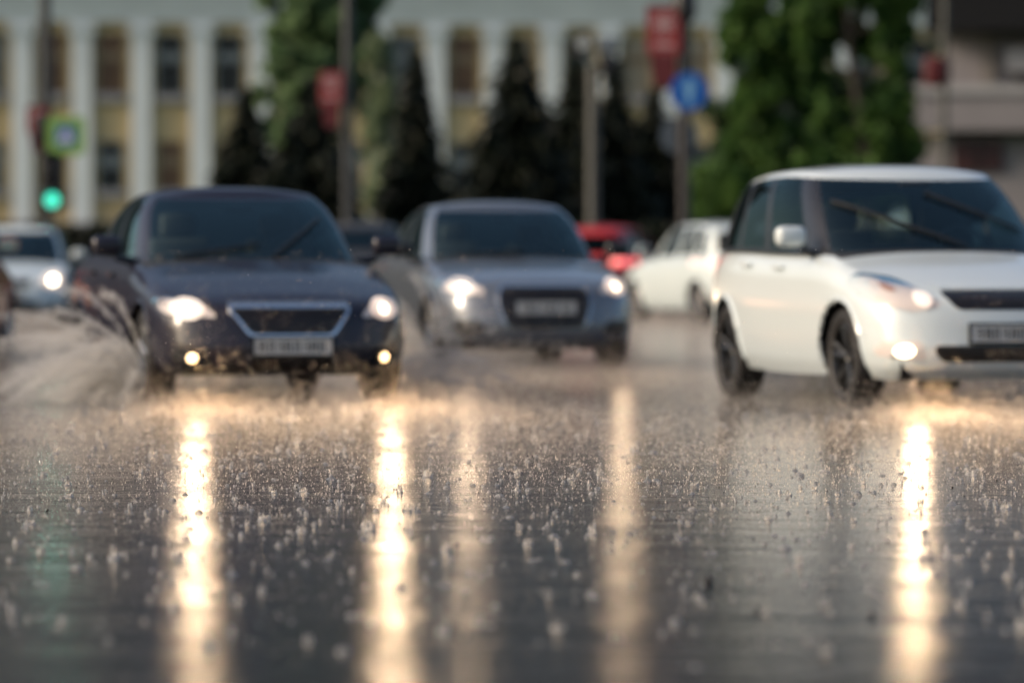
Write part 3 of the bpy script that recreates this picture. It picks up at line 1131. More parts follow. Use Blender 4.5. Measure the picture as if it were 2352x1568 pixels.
# ---- long building with pilasters
def arcade_building():
    d0 = 180.0
    yaw = R(8)
    px = FPX / d0                                     # frame pixels per metre at the reference point
    x0 = gx(188, d0)
    root = empty('arcade_building', (x0, d0, 0), yaw, 'long cream building with white pilasters, round headed bays and tall windows', 'building')
    bay = 134.8 / px / math.cos(yaw)
    zz = lambda y: CAMH + (HOR - y) / px
    n0, n1 = -5, 16
    X = lambda k: k * bay
    zp = zz(512)
    ztop = zz(84)
    # wall behind, with a plinth in front of its foot
    MB().box(X(n0) - .5, X(n1) + .5, 0, 8, 0, zz(-42)).build('wall', 'plaster_yellow', root)
    MB().box(X(n0) - .6, X(n1) + .6, -0.9, -0.002, 0, zp).build('plinth', 'plinth_stone', root)
    MB().box(X(n0) - .7, X(n1) + .7, -0.50, -0.003, zz(18), zz(-42)).build('entablature', 'plaster_white', root)
    MB().box(X(n0) - .8, X(n1) + .8, -0.75, -0.503, zz(-30), zz(-40)).build('cornice', 'plaster_white', root)
    zr = zz(-42) + .004
    rf = MB()  # unseen roof, made tall and dark to deepen the road's reflection
    rf.add([(X(n0) - .9, -1.2, zr), (X(n1) + .9, -1.2, zr), (X(n1) + .9, 8.4, zr), (X(n0) - .9, 8.4, zr), (X(n0) + .6, .6, zr + 13), (X(n1) - .6, .6, zr + 13), (X(n1) - .6, 7, zr + 13), (X(n0) + .6, 7, zr + 13)],
           [(0, 1, 5, 4), (1, 2, 6, 5), (2, 3, 7, 6), (3, 0, 4, 7), (4, 5, 6, 7), (3, 2, 1, 0)])
    rf.build('roof', 'roof_tin', root)
    hw = 22 / px
    for k in range(n0, n1 + 1):
        p = MB()
        p.box(X(k) - hw, X(k) + hw, -0.30, -0.004, zp + .003, ztop)
        q = p.build('pilaster', 'plaster_white', root)
        c = MB()
        c.box(X(k) - hw - .10, X(k) + hw + .10, -0.37, -0.005, ztop + .002, ztop + 7 / px)
        c.box(X(k) - hw - .2, X(k) + hw + .2, -0.42, -0.006, ztop + 7 / px + .002, ztop + 20 / px)
        c.build('capital', 'plaster_white', q)
    # arches
    zs, za = ztop + 20 / px + .004, zz(50)
    for k in range(n0, n1):
        xa, xb = X(k), X(k + 1)
        ri = (xb - xa) / 2 - hw - .02
        cxm = (xa + xb) / 2
        pts_in = []
        for q in range(17):
            w = PI - PI * q / 16
            pts_in.append((cxm + ri * math.copysign(abs(math.cos(w)) ** .6, math.cos(w)), zs + (za - zs) * math.sin(w) ** .6))
        a = MB()
        top = zz(18) - .004
        vs, fs = [], []
        for (x, z) in pts_in:
            vs += [(x, -0.33, z), (x, -0.33, top), (x, -0.01, z), (x, -0.01, top)]
        for q in range(16):
            b = q * 4
            fs += [(b, b + 4, b + 5, b + 1), (b, b + 2, b + 6, b + 4)]
        a.add(vs, fs)
        a.box(xa + .004, pts_in[0][0] - .001, -0.33, -0.012, zs, top)
        a.box(pts_in[-1][0] + .001, xb - .004, -0.33, -0.012, zs, top)
        a.build('arch', 'plaster_white', root)
    # windows, two storeys
    ww = 27 / px
    rnd = random.Random(5)
    styles = {0: ('curtain_brown', 'frame_brown'), 1: ('pane_dark', 'frame_grey'), 2: ('pane_dark', 'frame_grey'), 5: ('pane_blind', 'frame_grey'), 6: ('curtain_brown', 'frame_brown'),
              -1: ('curtain_brown', 'frame_brown'), 7: ('curtain_pale', 'frame_brown'), 8: ('curtain_brown', 'frame_grey'), 9: ('curtain_pale', 'frame_brown'), 10: ('curtain_pale', 'frame_brown')}
    lows = {0: ('pane_dark', 'frame_grey'), 1: ('curtain_brown', 'frame_brown'), 6: ('pane_dark', 'frame_grey')}
    for k in range(n0, n1):
        cxm = (X(k) + X(k + 1)) / 2 - .02
        for (yt, yb, trans, lib) in ((84, 216, (118, 142), styles), (330, 436, (356, 384), lows)):
            pm, fm = lib.get(k, rnd.choice([('pane_dark', 'frame_grey'), ('curtain_brown', 'frame_brown'), ('pane_blind', 'frame_grey')]))
            w_ = ww if yt < 200 else ww * .92
            win = MB().box(cxm - w_, cxm + w_, -.06, -.004, zz(yb), zz(yt)).build('window', pm, root)
            f = MB()
            f.box(cxm - w_ - .09, cxm - w_ - .001, -.12, -.005, zz(yb), zz(yt))
            f.box(cxm + w_ + .001, cxm + w_ + .09, -.12, -.005, zz(yb), zz(yt))
            f.box(cxm - w_ - .09, cxm + w_ + .09, -.12, -.005, zz(yt) + .001, zz(yt) + .1)
            f.box(cxm - w_ + .001, cxm + w_ - .001, -.10, -.062, zz(trans[1]), zz(trans[0]))
            f.box(cxm - .035, cxm + .035, -.095, -.063, zz(yb), zz(trans[1]) - .001)
            f.build('frame', fm, win)
            MB().box(cxm - w_ - .16, cxm + w_ + .16, -.28, -.007, zz(yb + 20), zz(yb) - .002).build('sill', 'mauve_pale', win)


arcade_building()


# ---- grey mauve building on the other side
def corner_building():
    d = 125.0
    px = FPX / d
    x0 = gx(2090, d)
    root = empty('office_building', (x0, d, 0), R(-6), 'mauve grey building with black upper storey, pale balcony bands and a maroon doorway', 'building')
    zz = lambda y: CAMH + (HOR - y) / px
    xx = lambda x: (x - 2090) / px
    MB().box(xx(2165), xx(3400), 1.2, 14, zz(305), zz(72)).build('upper_wall', 'mauve_wall', root)
    MB().box(xx(2110), xx(3400), 1.0, 13.9, 0, zz(308)).build('lower_wall', 'mauve_wall', root)
    MB().box(xx(2090), xx(3420), 0, 1.19, zz(300), zz(218)).build('balcony', 'mauve_wall', root)
    MB().box(xx(2088), xx(3422), -.12, 1.3, zz(218) + .003, zz(196)).build('balcony_ledge', 'mauve_pale', root)
    MB().box(xx(2125), xx(3430), -.3, 14.2, zz(72) + .003, zz(-60)).build('upper_storey', 'storey_black', root)
    MB().box(xx(2120), xx(3430), -.35, 14.25, zz(-60) + .003, zz(-90)).build('roof', 'roof_tin', root)
    MB().box(xx(2308), xx(3400), .6, 1.198, zz(165), zz(112)).build('upper_ledge', 'mauve_pale', root)
    MB().box(xx(2255), xx(2285), .95, 1.197, zz(194), zz(76)).build('pier', 'plinth_stone', root)
    dr = MB().box(xx(2188), xx(2302), .86, .998, zz(392), zz(322)).build('doorway', 'door_maroon', root)
    MB().box(xx(2243), xx(2247), .82, .858, zz(392), zz(322)).build('mullion', 'storey_black', dr)
    for k in range(4):
        MB().box(xx(2420 + k * 150), xx(2500 + k * 150), .9, .997, zz(560), zz(330)).build('window', 'pane_dark', root)
    for k in range(5):
        MB().box(xx(2330 + k * 150), xx(2420 + k * 150), 1.1, 1.196, zz(190), zz(168)).build('window', 'pane_dark', root)


corner_building()


# ---- block added outside the frame so the car flanks reflect something dark
def side_block():
    root = empty('unseen_side_block', (-34, 20, 0), 0, 'low dark brown block added beyond the left edge of the view to darken car reflections', 'building')
    MB().box(-14, 0, 0, 110, 0, 7.6).build('wall', 'plinth_stone', root)
    MB().box(-14.4, .4, -.4, 110.4, 7.603, 8.1).build('roof', 'roof_tin', root)
    for fl in range(2):
        for k in range(12):
            w = MB().box(.004, .05, 4 + k * 9, 6.2 + k * 9, 1.6 + fl * 3.1, 3.3 + fl * 3.1).build('window', 'pane_dark', root)
            MB().box(.004, .16, 3.8 + k * 9, 6.4 + k * 9, 1.45 + fl * 3.1, 1.597 + fl * 3.1).build('sill', 'mauve_pale', w)


side_block()
b = empty('unseen_tower_block', (0, 215, 0), 0, 'tall dark block added unseen behind the cream building for the wet road to mirror', 'building')  # added out of view, gives the wet road something dark to reflect
MB().box(-90, 90, 0, 14, 0, 52).build('wall', 'slate_wall', b)
MB().box(-90.5, 90.5, -.5, 14.5, 52.003, 53).build('roof', 'roof_tin', b)


# ------------------------------------------------------------------ poles, signs, banners
def pole_base(name, x, d, ztop, r, m, label, cat='pole', r1=None):
    X = gx(x, d)
    root = empty(name, (X, d, 0.13 if d > 82 else 0.0), 0, label, cat)
    MB().tube([(0, 0, -0.05), (0, 0, 0.9), (0, 0, 0.93), (0, 0, ztop)], [r * 1.5, r * 1.5, r, r1 or r * .85], 14).build('shaft', m, root, True)
    MB().lathe([(0.0, r * 2.3), (0.05, r * 2.3), (0.07, r * 1.6)], 16, 'z').build('base_flange', m, root, True)
    return root


def banner(x, y0, y1, w, d, label, two=True):
    """hanging street banner on an arm: red field, pale device, dark pointed tail"""
    p0, p1 = at(x, y0, d), at(x, y1, d)
    h = p0.z - p1.z
    hw = w / FPX * d / 2
    root = empty('banner', (p0.x, d, p1.z), 0, label, 'banner')
    b = MB().prism([(-hw, h), (-hw, h * .42), (hw, h * .42), (hw, h)], -.02, .02).build('field', 'banner_red', root)
    MB().prism([(-hw * .8, h * .42 - .004), (-hw * .55, 0.0), (hw * .75, 0.0), (hw * .8, h * .42 - .004)], -.018, .018).build('tail', 'banner_dark', root)
    em = MB()
    for k in range(8):
        a0, a1 = 2 * PI * k / 8, 2 * PI * (k + .5) / 8
        c, r_ = (0, h * .80), hw * .62
        em.prism([(c[0], c[1]), (c[0] + r_ * math.cos(a0), c[1] + r_ * math.sin(a0)), (c[0] + r_ * math.cos(a1), c[1] + r_ * math.sin(a1))], -.026, -.021)
    em.box(-hw * .55, hw * .55, -.026, -.021, h * .50, h * .545)
    em.build('device', 'banner_white', b)
    MB().tube([(-hw, 0, h + .02), (hw * 1.7, 0, h + .02)], .02, 8).build('arm', 'pole_dark', root, True)
    MB().tube([(-hw * .5, 0, -.02), (hw * 1.7, 0, -.02)], .02, 8).build('arm', 'pole_dark', root, True)
    return root


d1 = 78.0
pole_base('signal_pole', 105, d1, 7.5, .115, 'pole_grey', 'grey mast pole carrying the green traffic light')
pole_base('lamp_post', 799, d1, 8.5, .10, 'pole_grey', 'slim grey lamp post holding the small red banner between the spruces')
lp = pole_base('sign_post', 1572, d1 - .5, 7.5, .115, 'pole_dark', 'dark post behind the round blue sign with a black ball top')
pole_base('street_pole', 1362, d1, at(1362, 150, d1).z, .125, 'pole_pale', 'pale olive pole in front of the dark spruces, reaching to half height')
pole_base('street_pole', 2168, 100.0, 7.2, .085, 'pole_pale', 'thin pale pole in front of the mauve building')
b0 = at(1572, 16, d1 - .5)
MB().rbox((0, -.02, b0.z), (.22, .2, .3), .18, 5).build('camera_housing', 'black_plastic', lp, True)

banner(85, 248, 345, 46, d1 - .15, 'faded red banner beside the green traffic light pole')
banner(760, 165, 292, 52, d1 - .15, 'small red banner with pale device on the slim lamp post')
banner(1524, 18, 200, 78, d1 - .65, 'large red banner with white device above the round blue sign')


def traffic_light():
    c = at(125, 415, d1)
    root = empty('traffic_light', (c.x, d1 - .28, c.z), 0, 'black traffic light showing green on the grey mast pole', 'traffic light')
    MB().rbox((0, 0, 0), (.20, .11, .56), .05, 3).build('housing', 'black_plastic', root, True)
    for k, m in enumerate(('signal_off', 'signal_off', 'signal_green')):
        z = .36 - .36 * k
        l = MB().lathe([(-.115, .002), (-.135, .06), (-.13, .11), (-.11, .125)], 28, 'y', (0, 0, z)).build('lamp', m, root, True)
        if m == 'signal_green':
            ld = bpy.data.lights.new('beam', 'SPOT')
            ld.energy, ld.color, ld.spot_size, ld.spot_blend, ld.shadow_soft_size = 7.0, (.35, 1.0, .8), R(50), 1.0, .1
            bo = bpy.data.objects.new('beam', ld)
            COL.objects.link(bo)
            bo.parent = root
            bo.location = (0, -.36, z)
            bo.rotation_euler = Vector((0, math.cos(R(3)), math.sin(R(3)))).to_track_quat('Z', 'Y').to_euler()
        v = MB()
        vs, fs = [], []
        for q in range(19):
            w = R(-10) + R(200) * q / 18
            for (yy, rr) in ((-.11, .165), (-.32, .17)):
                vs.append((rr * math.cos(w), yy, z + rr * math.sin(w)))
        for q in range(18):
            fs.append((q * 2, q * 2 + 1, q * 2 + 3, q * 2 + 2))
        v.add(vs, fs).build('visor', 'black_plastic', l, True)
    MB().tube([(-.18, .28, .4), (0, .1, .4)], .03, 8).tube([(-.18, .28, -.4), (0, .1, -.4)], .03, 8).build('bracket', 'pole_dark', root, True)
    # far pedestrian head higher on the pole
    c = at(118, 300, d1)
    r2 = empty('traffic_signal', (gx(100, d1), d1 - .22, c.z), 0, 'small dark signal head on the mast pole above the traffic light', 'signal')
    MB().rbox((0, 0, 0), (.13, .09, .28), .04, 3).build('housing', 'black_plastic', r2, True)
    MB().lathe([(-.092, .001), (-.1, .08), (-.092, .1)], 20, 'y', (0, 0, .1)).lathe([(-.092, .001), (-.1, .08), (-.092, .1)], 20, 'y', (0, 0, -.12)).build('lamp', 'signal_off', r2, True)


traffic_light()


def crossing_sign():
    c = at(158, 314, d1)
    s = 43 / FPX * d1
    root = empty('crossing_sign', (c.x, d1 - .5, c.z), 0, 'square lime bordered pedestrian crossing sign with blue field', 'road sign')
    def sq(h, r):
        pts = []
        for cx_, cz_, a in ((h - r, h - r, 0), (-h + r, h - r, 90), (-h + r, -h + r, 180), (h - r, -h + r, 270)):
            for q in range(5):
                w = R(a + 90 * q / 4)
                pts.append((cx_ + r * math.cos(w), cz_ + r * math.sin(w)))
        return pts
    MB().prism(sq(s, .09), -.01, .012).build('border', 'sign_lime', root)
    MB().prism(sq(s * .52, .04), -.0135, -.0105).build('field', 'sign_blue', root)
    t = s * .36
    MB().prism([(-t, -t * .8), (t, -t * .8), (0, t)], -.0165, -.014).build('triangle', 'sign_white', root)
    fig = MB()
    k = t * .01
    for poly in ([(-4, 10), (4, 10), (6, 30), (-6, 30)], [(-22, -60), (-12, -60), (4, 8), (-6, 8)], [(12, -60), (22, -60), (6, 8), (-3, 8)], [(-26, 0), (-20, -4), (-2, 26), (-8, 28)], [(4, 28), (22, 2), (26, 6), (9, 32)]):
        fig.prism([(a * k, b * k) for a, b in poly], -.019, -.017)
    fig.prism([(9 * k * math.cos(2 * PI * q / 14), (42 + 9 * math.sin(2 * PI * q / 14)) * k) for q in range(14)], -.019, -.017)
    fig.build('pedestrian_figure', 'plate_ink', root)
    MB().tube([(-.42, .45, .12), (-.1, .03, .12)], .022, 8).tube([(-.42, .45, -.2), (-.1, .03, -.2)], .022, 8).build('bracket', 'pole_dark', root, True)


crossing_sign()


def round_sign():
    c = at(1583, 211, d1 - .7)
    r = 44 / FPX * d1
    root = empty('round_sign', (c.x, d1 - .75, c.z), 0, 'round blue road sign with pale upright arrow on the dark post', 'road sign')
    MB().lathe([(.0, .001), (.0, r), (-.012, r), (-.014, r * .985), (-.0145, .001)], 40, 'y').build('disc', 'sign_blue', root)
    w = r * .17
    MB().prism([(-w, -r * .66), (w, -r * .66), (w, r * .1), (r * .42, r * .1), (0, r * .7), (-r * .42, r * .1), (-w, r * .1)], -.019, -.0155).build('arrow', 'arrow_pale', root)
    MB().tube([(-.05, .1, r * .3), (-.05, .02, r * .3)], .03, 8).tube([(-.05, .1, -r * .3), (-.05, .02, -r * .3)], .03, 8).build('bracket', 'pole_dark', root, True)
    c = at(1560, 312, d1 - .2)
    r = 43 / FPX * d1
    root = empty('round_sign', (c.x, d1 - .2, c.z), R(12), 'back of a pale grey round sign below the blue one', 'road sign')
    MB().lathe([(-.01, .001), (-.01, r), (.012, r), (.012, .001)], 36, 'y').build('disc', 'sign_back', root)
    MB().box(-.03, .03, -.045, -.011, -r * .8, r * .8).build('rib', 'pole_grey', root)
    # small fittings on the pale pole
    c = at(1340, 100, d1)
    root = empty('round_sign', (c.x, d1 - .2, c.z), R(-20), 'small dark blue round sign on top of the pale olive pole', 'road sign')
    r = 26 / FPX * d1
    MB().lathe([(.0, .001), (.0, r), (-.012, r), (-.013, .001)], 30, 'y').build('disc', 'pane_dark', root)
    MB().lathe([(-.014, .001), (-.014, r * .6), (-.018, r * .6), (-.018, .001)], 24, 'y').build('device', 'sign_back', root)
    MB().tube([(.1, .15, -r * 1.4), (.02, .02, -r * .5)], .02, 8).build('bracket', 'pole_pale', root, True)
    c = at(1395, 150, d1)
    root = empty('traffic_signal', (c.x, d1 - .1, c.z), 0, 'dark signal box with pale cap on top of the pale olive pole', 'signal')
    MB().rbox((0, 0, 0), (.15, .12, .19), .05, 3).build('housing', 'black_plastic', root, True)
    MB().rbox((0, 0, .36), (.17, .13, .15), .06, 3).build('cap', 'sign_back', root, True)
    MB().tube([(-.27, .1, -.1), (-.1, .05, -.1)], .03, 8).build('bracket', 'pole_pale', root, True)
    c = at(2148, 165, 99.5)
    root = empty('traffic_signal', (c.x, 99.6, c.z), 0, 'small dark red signal box on the thin pale pole by the mauve building', 'signal')
    MB().rbox((0, 0, 0), (.24, .14, .34), .08, 3).build('housing', 'banner_dark', root, True)
    MB().rbox((.30, 0, .0), (.05, .1, .28), .04, 3).build('backplate', 'black_plastic', root, True)


round_sign()


# ------------------------------------------------------------------ trees
def cards(P, S, flat=0.0, rng=RNG, el=1.7):
    """one leaf-shaped quad for every point; S sizes"""
    n = len(P)
    a = rng.normal(size=(n, 3)); a[:, 2] *= (1 - flat)
    a /= np.linalg.norm(a, axis=1)[:, None]
    b = rng.normal(size=(n, 3))
    b -= a * (a * b).sum(1)[:, None]
    b /= np.linalg.norm(b, axis=1)[:, None] + 1e-9
    S = S[:, None]
    V = np.stack((P - a * S * el, P - b * S, P + a * S * el, P + b * S), 1).reshape(-1, 3)
    F = np.arange(4 * n).reshape(-1, 4)
    return V, F


def spruce(x, d, ytop, wpx, label, z0=0.13, seed=1):
    rng = np.random.default_rng(seed)
    top = at(x, ytop, d)
    h = top.z - z0
    rad = wpx / FPX * d / 2 * 1.9
    root = empty('spruce_tree', (top.x, d, z0), 0, label, 'tree', 'dark spruces in front of the cream building')
    MB().tube([(0, 0, 0), (0, 0, h * .5), (0, 0, h * .98)], [.14, .08, .012], 8).build('trunk', 'bark_dark', root, True)
    Ps, Ss, A = [], [], []
    lv = int(h / 0.20)
    for k in range(lv):
        f = (k + .5) / lv
        z = h * (0.03 + .97 * f)
        rl = rad * (1 - f) ** .85 * (0.80 + .4 * rng.random()) + .04
        nb = max(5, int(15 * (1 - f) + 5))
        w0 = rng.random() * 6.28
        for q in range(nb):
            w = w0 + 2 * PI * q / nb + rng.normal() * .12
            ln = rl * (0.7 + .45 * rng.random())
            m_ = max(3, int(ln / .085))
            for e in range(m_):
                t = (e + .6) / m_
                r_ = ln * t
                zz = z - .36 * r_ * t + .06 * r_ + rng.normal() * .03
                for _ in range(2):
                    Ps.append((r_ * math.cos(w) + rng.normal() * .05, r_ * math.sin(w) + rng.normal() * .05, zz + rng.normal() * .04))
                    Ss.append(.07 + .06 * rng.random())
                    A.append((math.cos(w), math.sin(w), -.5))
    P, S, A = np.array(Ps), np.array(Ss), np.array(A)
    a = A + rng.normal(size=A.shape) * .35
    a /= np.linalg.norm(a, axis=1)[:, None]
    b = rng.normal(size=A.shape)
    b -= a * (a * b).sum(1)[:, None]
    b /= np.linalg.norm(b, axis=1)[:, None]
    S = S[:, None]
    V = np.stack((P - a * S * 1.6, P - b * S * .8, P + a * S * 2.0, P + b * S * .8), 1).reshape(-1, 3)
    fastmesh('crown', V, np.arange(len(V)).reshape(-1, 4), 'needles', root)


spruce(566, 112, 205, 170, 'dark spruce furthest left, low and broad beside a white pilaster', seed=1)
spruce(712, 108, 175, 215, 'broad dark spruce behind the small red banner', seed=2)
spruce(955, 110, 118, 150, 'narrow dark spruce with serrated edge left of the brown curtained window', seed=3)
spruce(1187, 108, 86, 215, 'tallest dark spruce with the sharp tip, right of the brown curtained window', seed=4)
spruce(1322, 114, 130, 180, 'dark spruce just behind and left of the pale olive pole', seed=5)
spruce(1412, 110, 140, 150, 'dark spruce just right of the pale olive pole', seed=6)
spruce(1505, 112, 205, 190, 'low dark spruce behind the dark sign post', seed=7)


def leafy(name, x, d, blobs, leaves, m, bark, trunk, label, size=.10, seed=1, limbs=True, cat='tree', group=None, z0=.13):
    """blobs: list of (frame x, frame y, radius x px, radius y px, depth offset m)"""
    rng = np.random.default_rng(seed)
    X = gx(x, d)
    root = empty(name, (X, d, z0), 0, label, cat, group)
    org = Vector((X, d, z0))
    tp = [at(a, b, d) - org for a, b in trunk]
    r0 = .17 if limbs else .06
    tk = MB().tube(tp, [r0 * (1 - .75 * i / max(1, len(tp) - 1)) for i in range(len(tp))], 10)
    cl = []
    area = sum(b[2] * b[3] for b in blobs)
    for (bx, by, rx, ry, dd) in blobs:
        c = at(bx, by, d) - org
        k = d / FPX
        sub = max(6, int(260 * rx * ry / area))
        for _ in range(sub):
            v = rng.normal(size=3)
            v /= np.linalg.norm(v)
            v *= rng.random() ** .4 * 1.12
            cl.append((c.x + v[0] * rx * k, c.y + dd + v[1] * rx * k, c.z + v[2] * ry * k, (.18 + .30 * rng.random()) * min(rx, ry) * k))
        if limbs:
            # a limb from the trunk to the blob
            tz = [p for p in tp if p.z < c.z] or [tp[0]]
            s = tz[-1]
            mid = (s + Vector((c.x, c.y + dd, c.z))) / 2 + Vector((0, 0, -.15))
            tk.tube([s, mid, Vector((c.x, c.y + dd, c.z))], [.06, .04, .015], 7)
    tk.build('trunk', bark, root, True)
    cl = np.array(cl)
    w = cl[:, 3] ** 2
    idx = rng.choice(len(cl), size=leaves, p=w / w.sum())
    v = rng.normal(size=(leaves, 3))
    v /= np.linalg.norm(v, axis=1)[:, None]
    v *= (rng.random(leaves) ** .45)[:, None] * cl[idx, 3][:, None]
    v[:, 2] -= .12 * rng.random(leaves)
    P = cl[idx, :3] + v
    P = P[P[:, 2] > 0.0]
    V, F = cards(P, size * (.6 + .7 * rng.random(len(P))), .3, rng)
    fastmesh('crown', V, F, m, root)


leafy('leafy_tree', 745, 118, [(690, -60, 90, 90, 0), (770, -20, 90, 90, 0), (690, 60, 75, 70, 0), (780, 90, 70, 80, .3), (665, 150, 60, 50, -.2), (735, 180, 80, 70, 0), (830, 180, 45, 70, 0), (640, 215, 55, 45, 0), (700, 270, 70, 60, 0), (840, 300, 40, 60, .2), (620, 150, 40, 40, 0), (850, 120, 40, 60, 0), (600, 290, 40, 40, 0), (745, -150, 100, 90, 0)],
      34000, 'leaf_mid', 'bark_dark', [(745, 640), (742, 400), (748, 200), (745, 0), (745, -140)], 'tall green tree rising behind the spruces near the small red banner', .085, 3)
leafy('birch_tree', 872, 116, [(870, 130, 26, 50, 0), (880, 220, 30, 55, 0), (868, 310, 30, 50, 0), (885, 390, 32, 50, 0), (868, 450, 30, 40, 0)],
      3600, 'leaf_pale', 'bark_birch', [(875, 640), (872, 300), (870, 90)], 'slender pale green birch in front of a white pilaster', .08, 4)
leafy('leafy_tree', 1760, 96, [(1750, 30, 90, 60, 0), (1720, 110, 60, 60, 0), (1830, 110, 75, 60, .2), (1740, 230, 60, 60, 0), (1790, 190, 70, 60, .2), (1745, 330, 70, 60, 0), (1830, 330, 55, 70, 0), (1720, 420, 80, 55, 0), (1800, 430, 80, 55, 0), (1760, -60, 90, 60, 0), (1860, 200, 45, 60, .3), (1865, 30, 45, 60, .3), (1850, 420, 50, 60, .3), (1690, 380, 50, 50, -.2)],
      36000, 'leaf_green', 'bark_birch', [(1800, 720), (1806, 480), (1800, 300), (1795, 100), (1790, -40)], 'leafy green tree nearest the round blue sign', .08, 5)
leafy('leafy_tree', 1975, 93, [(2040, 20, 60, 60, 0), (1900, 20, 50, 60, .2), (2050, 120, 50, 60, 0), (1880, 90, 40, 50, .3), (2060, 220, 42, 60, 0), (2020, 280, 50, 55, 0), (1900, 250, 40, 50, .3), (1890, 400, 60, 50, 0), (1980, 400, 70, 50, 0), (2060, 360, 50, 45, 0), (1975, 330, 50, 60, .4), (1960, 60, 40, 60, .6), (2075, 300, 40, 60, 0), (1990, -60, 100, 60, 0)],
      36000, 'leaf_green', 'bark_dark', [(1992, 720), (1990, 420), (1982, 290), (1962, 180), (1948, 80), (1945, -60)], 'leafy green tree with a thick dark leaning trunk beside the mauve building', .08, 6)
leafy('leafy_tree', 1880, 135, [(1700, 300, 70, 90, 0), (1800, 250, 80, 110, 0), (1900, 280, 80, 110, 0), (2000, 260, 80, 110, 0), (1850, 430, 110, 80, 0), (2040, 420, 70, 80, 0), (1720, 450, 80, 60, 0)],
      30000, 'leaf_deep', 'bark_dark', [(1880, 660), (1880, 420), (1885, 200)], 'deep green tree further back, filling the gap between the two nearer leafy trees', .10, 8)
leafy('bush', 1650, 97, [(1640, 420, 50, 50, 0), (1660, 470, 60, 40, 0), (1620, 480, 40, 30, 0)], 3000, 'leaf_green', 'bark_dark', [(1650, 720), (1648, 480)], 'green bush behind the distant white hatchback', .07, 7, False, 'bush')


def hedge():
    rng = np.random.default_rng(11)
    root = empty('hedge', (0, 100, .13), 0, 'long dark clipped hedge in front of the cream building', 'hedge')
    n = 26000
    P = np.stack((rng.uniform(-16, 14, n), rng.normal(0, .35, n), np.abs(rng.uniform(0, 1.62, n) + rng.normal(0, .05, n))), 1)
    V, F = cards(P, .05 + .05 * rng.random(n), .2, rng)
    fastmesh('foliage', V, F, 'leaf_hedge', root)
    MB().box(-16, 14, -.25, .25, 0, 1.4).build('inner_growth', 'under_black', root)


hedge()

# ------------------------------------------------------------------ rain on the road
def crown_mesh(seed, hs=1.0):
    rng = random.Random(seed)
    n = 20
    vs, fs = [], []
    p1, p2 = rng.random() * 6, rng.random() * 6
    hgt = []
    for k in range(n):
        w = 2 * PI * k / n
        hgt.append(max(.2, .55 + .28 * math.sin(w + p1) + .16 * math.sin(3 * w + p2) + .06 * rng.uniform(-1, 1)) * .020 * hs)
    rows = [(.0215, -.02), (.0185, .08), (.0168, .3), (.0155, .6), (.0148, .85), (.0150, 1.0), (.0138, .98), (.0135, .7), (.0140, .4), (.0135, .1)]
    for (r, f) in rows:
        for k in range(n):
            w = 2 * PI * k / n
            e = r * (1 + .05 * rng.uniform(-1, 1))
            vs.append((e * math.cos(w), e * math.sin(w), hgt[k] * f))
    for i in range(len(rows) - 1):
        for k in range(n):
            fs.append((i * n + k, i * n + (k + 1) % n, (i + 1) * n + (k + 1) % n, (i + 1) * n + k))
    b = MB()
    b.add(vs, fs)
    for _ in range(rng.choice((2, 3, 4))):
        k = rng.randrange(n)
        w = 2 * PI * k / n
        z0, r = hgt[k] * .8, .0145
        lean = rng.uniform(-.15, .5)
        top = rng.uniform(.010, .026) * hs
        pts = [(r * math.cos(w) * (1 + lean * t), r * math.sin(w) * (1 + lean * t), z0 + top * t) for t in (0, .4, .8, 1)]
        b.tube(pts, [.0026, .0014, .0008, .0003], 6)
        q = rng.uniform(.0010, .0020)
        t = 1.25
        b.lathe([(-q, .0001), (-q * .6, q * .8), (0, q), (q * .6, q * .8), (q, .0001)], 8, 'z', (r * math.cos(w) * (1 + lean * t), r * math.sin(w) * (1 + lean * t), z0 + top * t))
    me_o = b.build('tmp', 'splash_water', None, True)
    me = me_o.data
    bpy.data.objects.remove(me_o)
    return me


def bubble_mesh(seed):
    rng = random.Random(seed)
    prof = []
    rr = .016
    for k in range(9):
        w = PI / 2 * k / 8
        prof.append((rr * .85 * math.sin(w), max(.0001, rr * math.cos(w))))
    prof = [(-.001, rr * 1.25), (.0012, rr * 1.08)] + prof
    b = MB().lathe(prof, 22, 'z')
    for _ in range(2):
        w = rng.random() * 6.28
        q = rng.uniform(.0012, .002)
        b.lathe([(-q, .0001), (-q * .6, q * .8), (0, q), (q * .6, q * .8), (q, .0001)], 8, 'z', (.022 * math.cos(w), .022 * math.sin(w), rng.uniform(.006, .03)))
    o = b.build('tmp', 'splash_water', None, True)
    me = o.data
    bpy.data.objects.remove(o)
    return me


def jet_mesh(seed):
    rng = random.Random(seed)
    hh = rng.uniform(.022, .038)
    prof = [(-.001, .02), (.002, .014), (.006, .008), (.014, .0045), (hh * .55, .0028), (hh * .8, .0022), (hh * .86, .0032), (hh * .93, .0036), (hh, .0001)]
    b = MB().lathe(prof, 14, 'z')
    for _ in range(3):
        w = rng.random() * 6.28
        q = rng.uniform(.001, .0022)
        b.lathe([(-q, .0001), (-q * .6, q * .8), (0, q), (q * .6, q * .8), (q, .0001)], 8, 'z', (.012 * math.cos(w), .012 * math.sin(w), rng.uniform(.01, .05)))
    vs = [(x + .25 * z * math.sin(z * 60 + seed), y, z) for x, y, z in b.v]
    b.v = vs
    o = b.build('tmp', 'splash_water', None, True)
    me = o.data
    bpy.data.objects.remove(o)
    return me


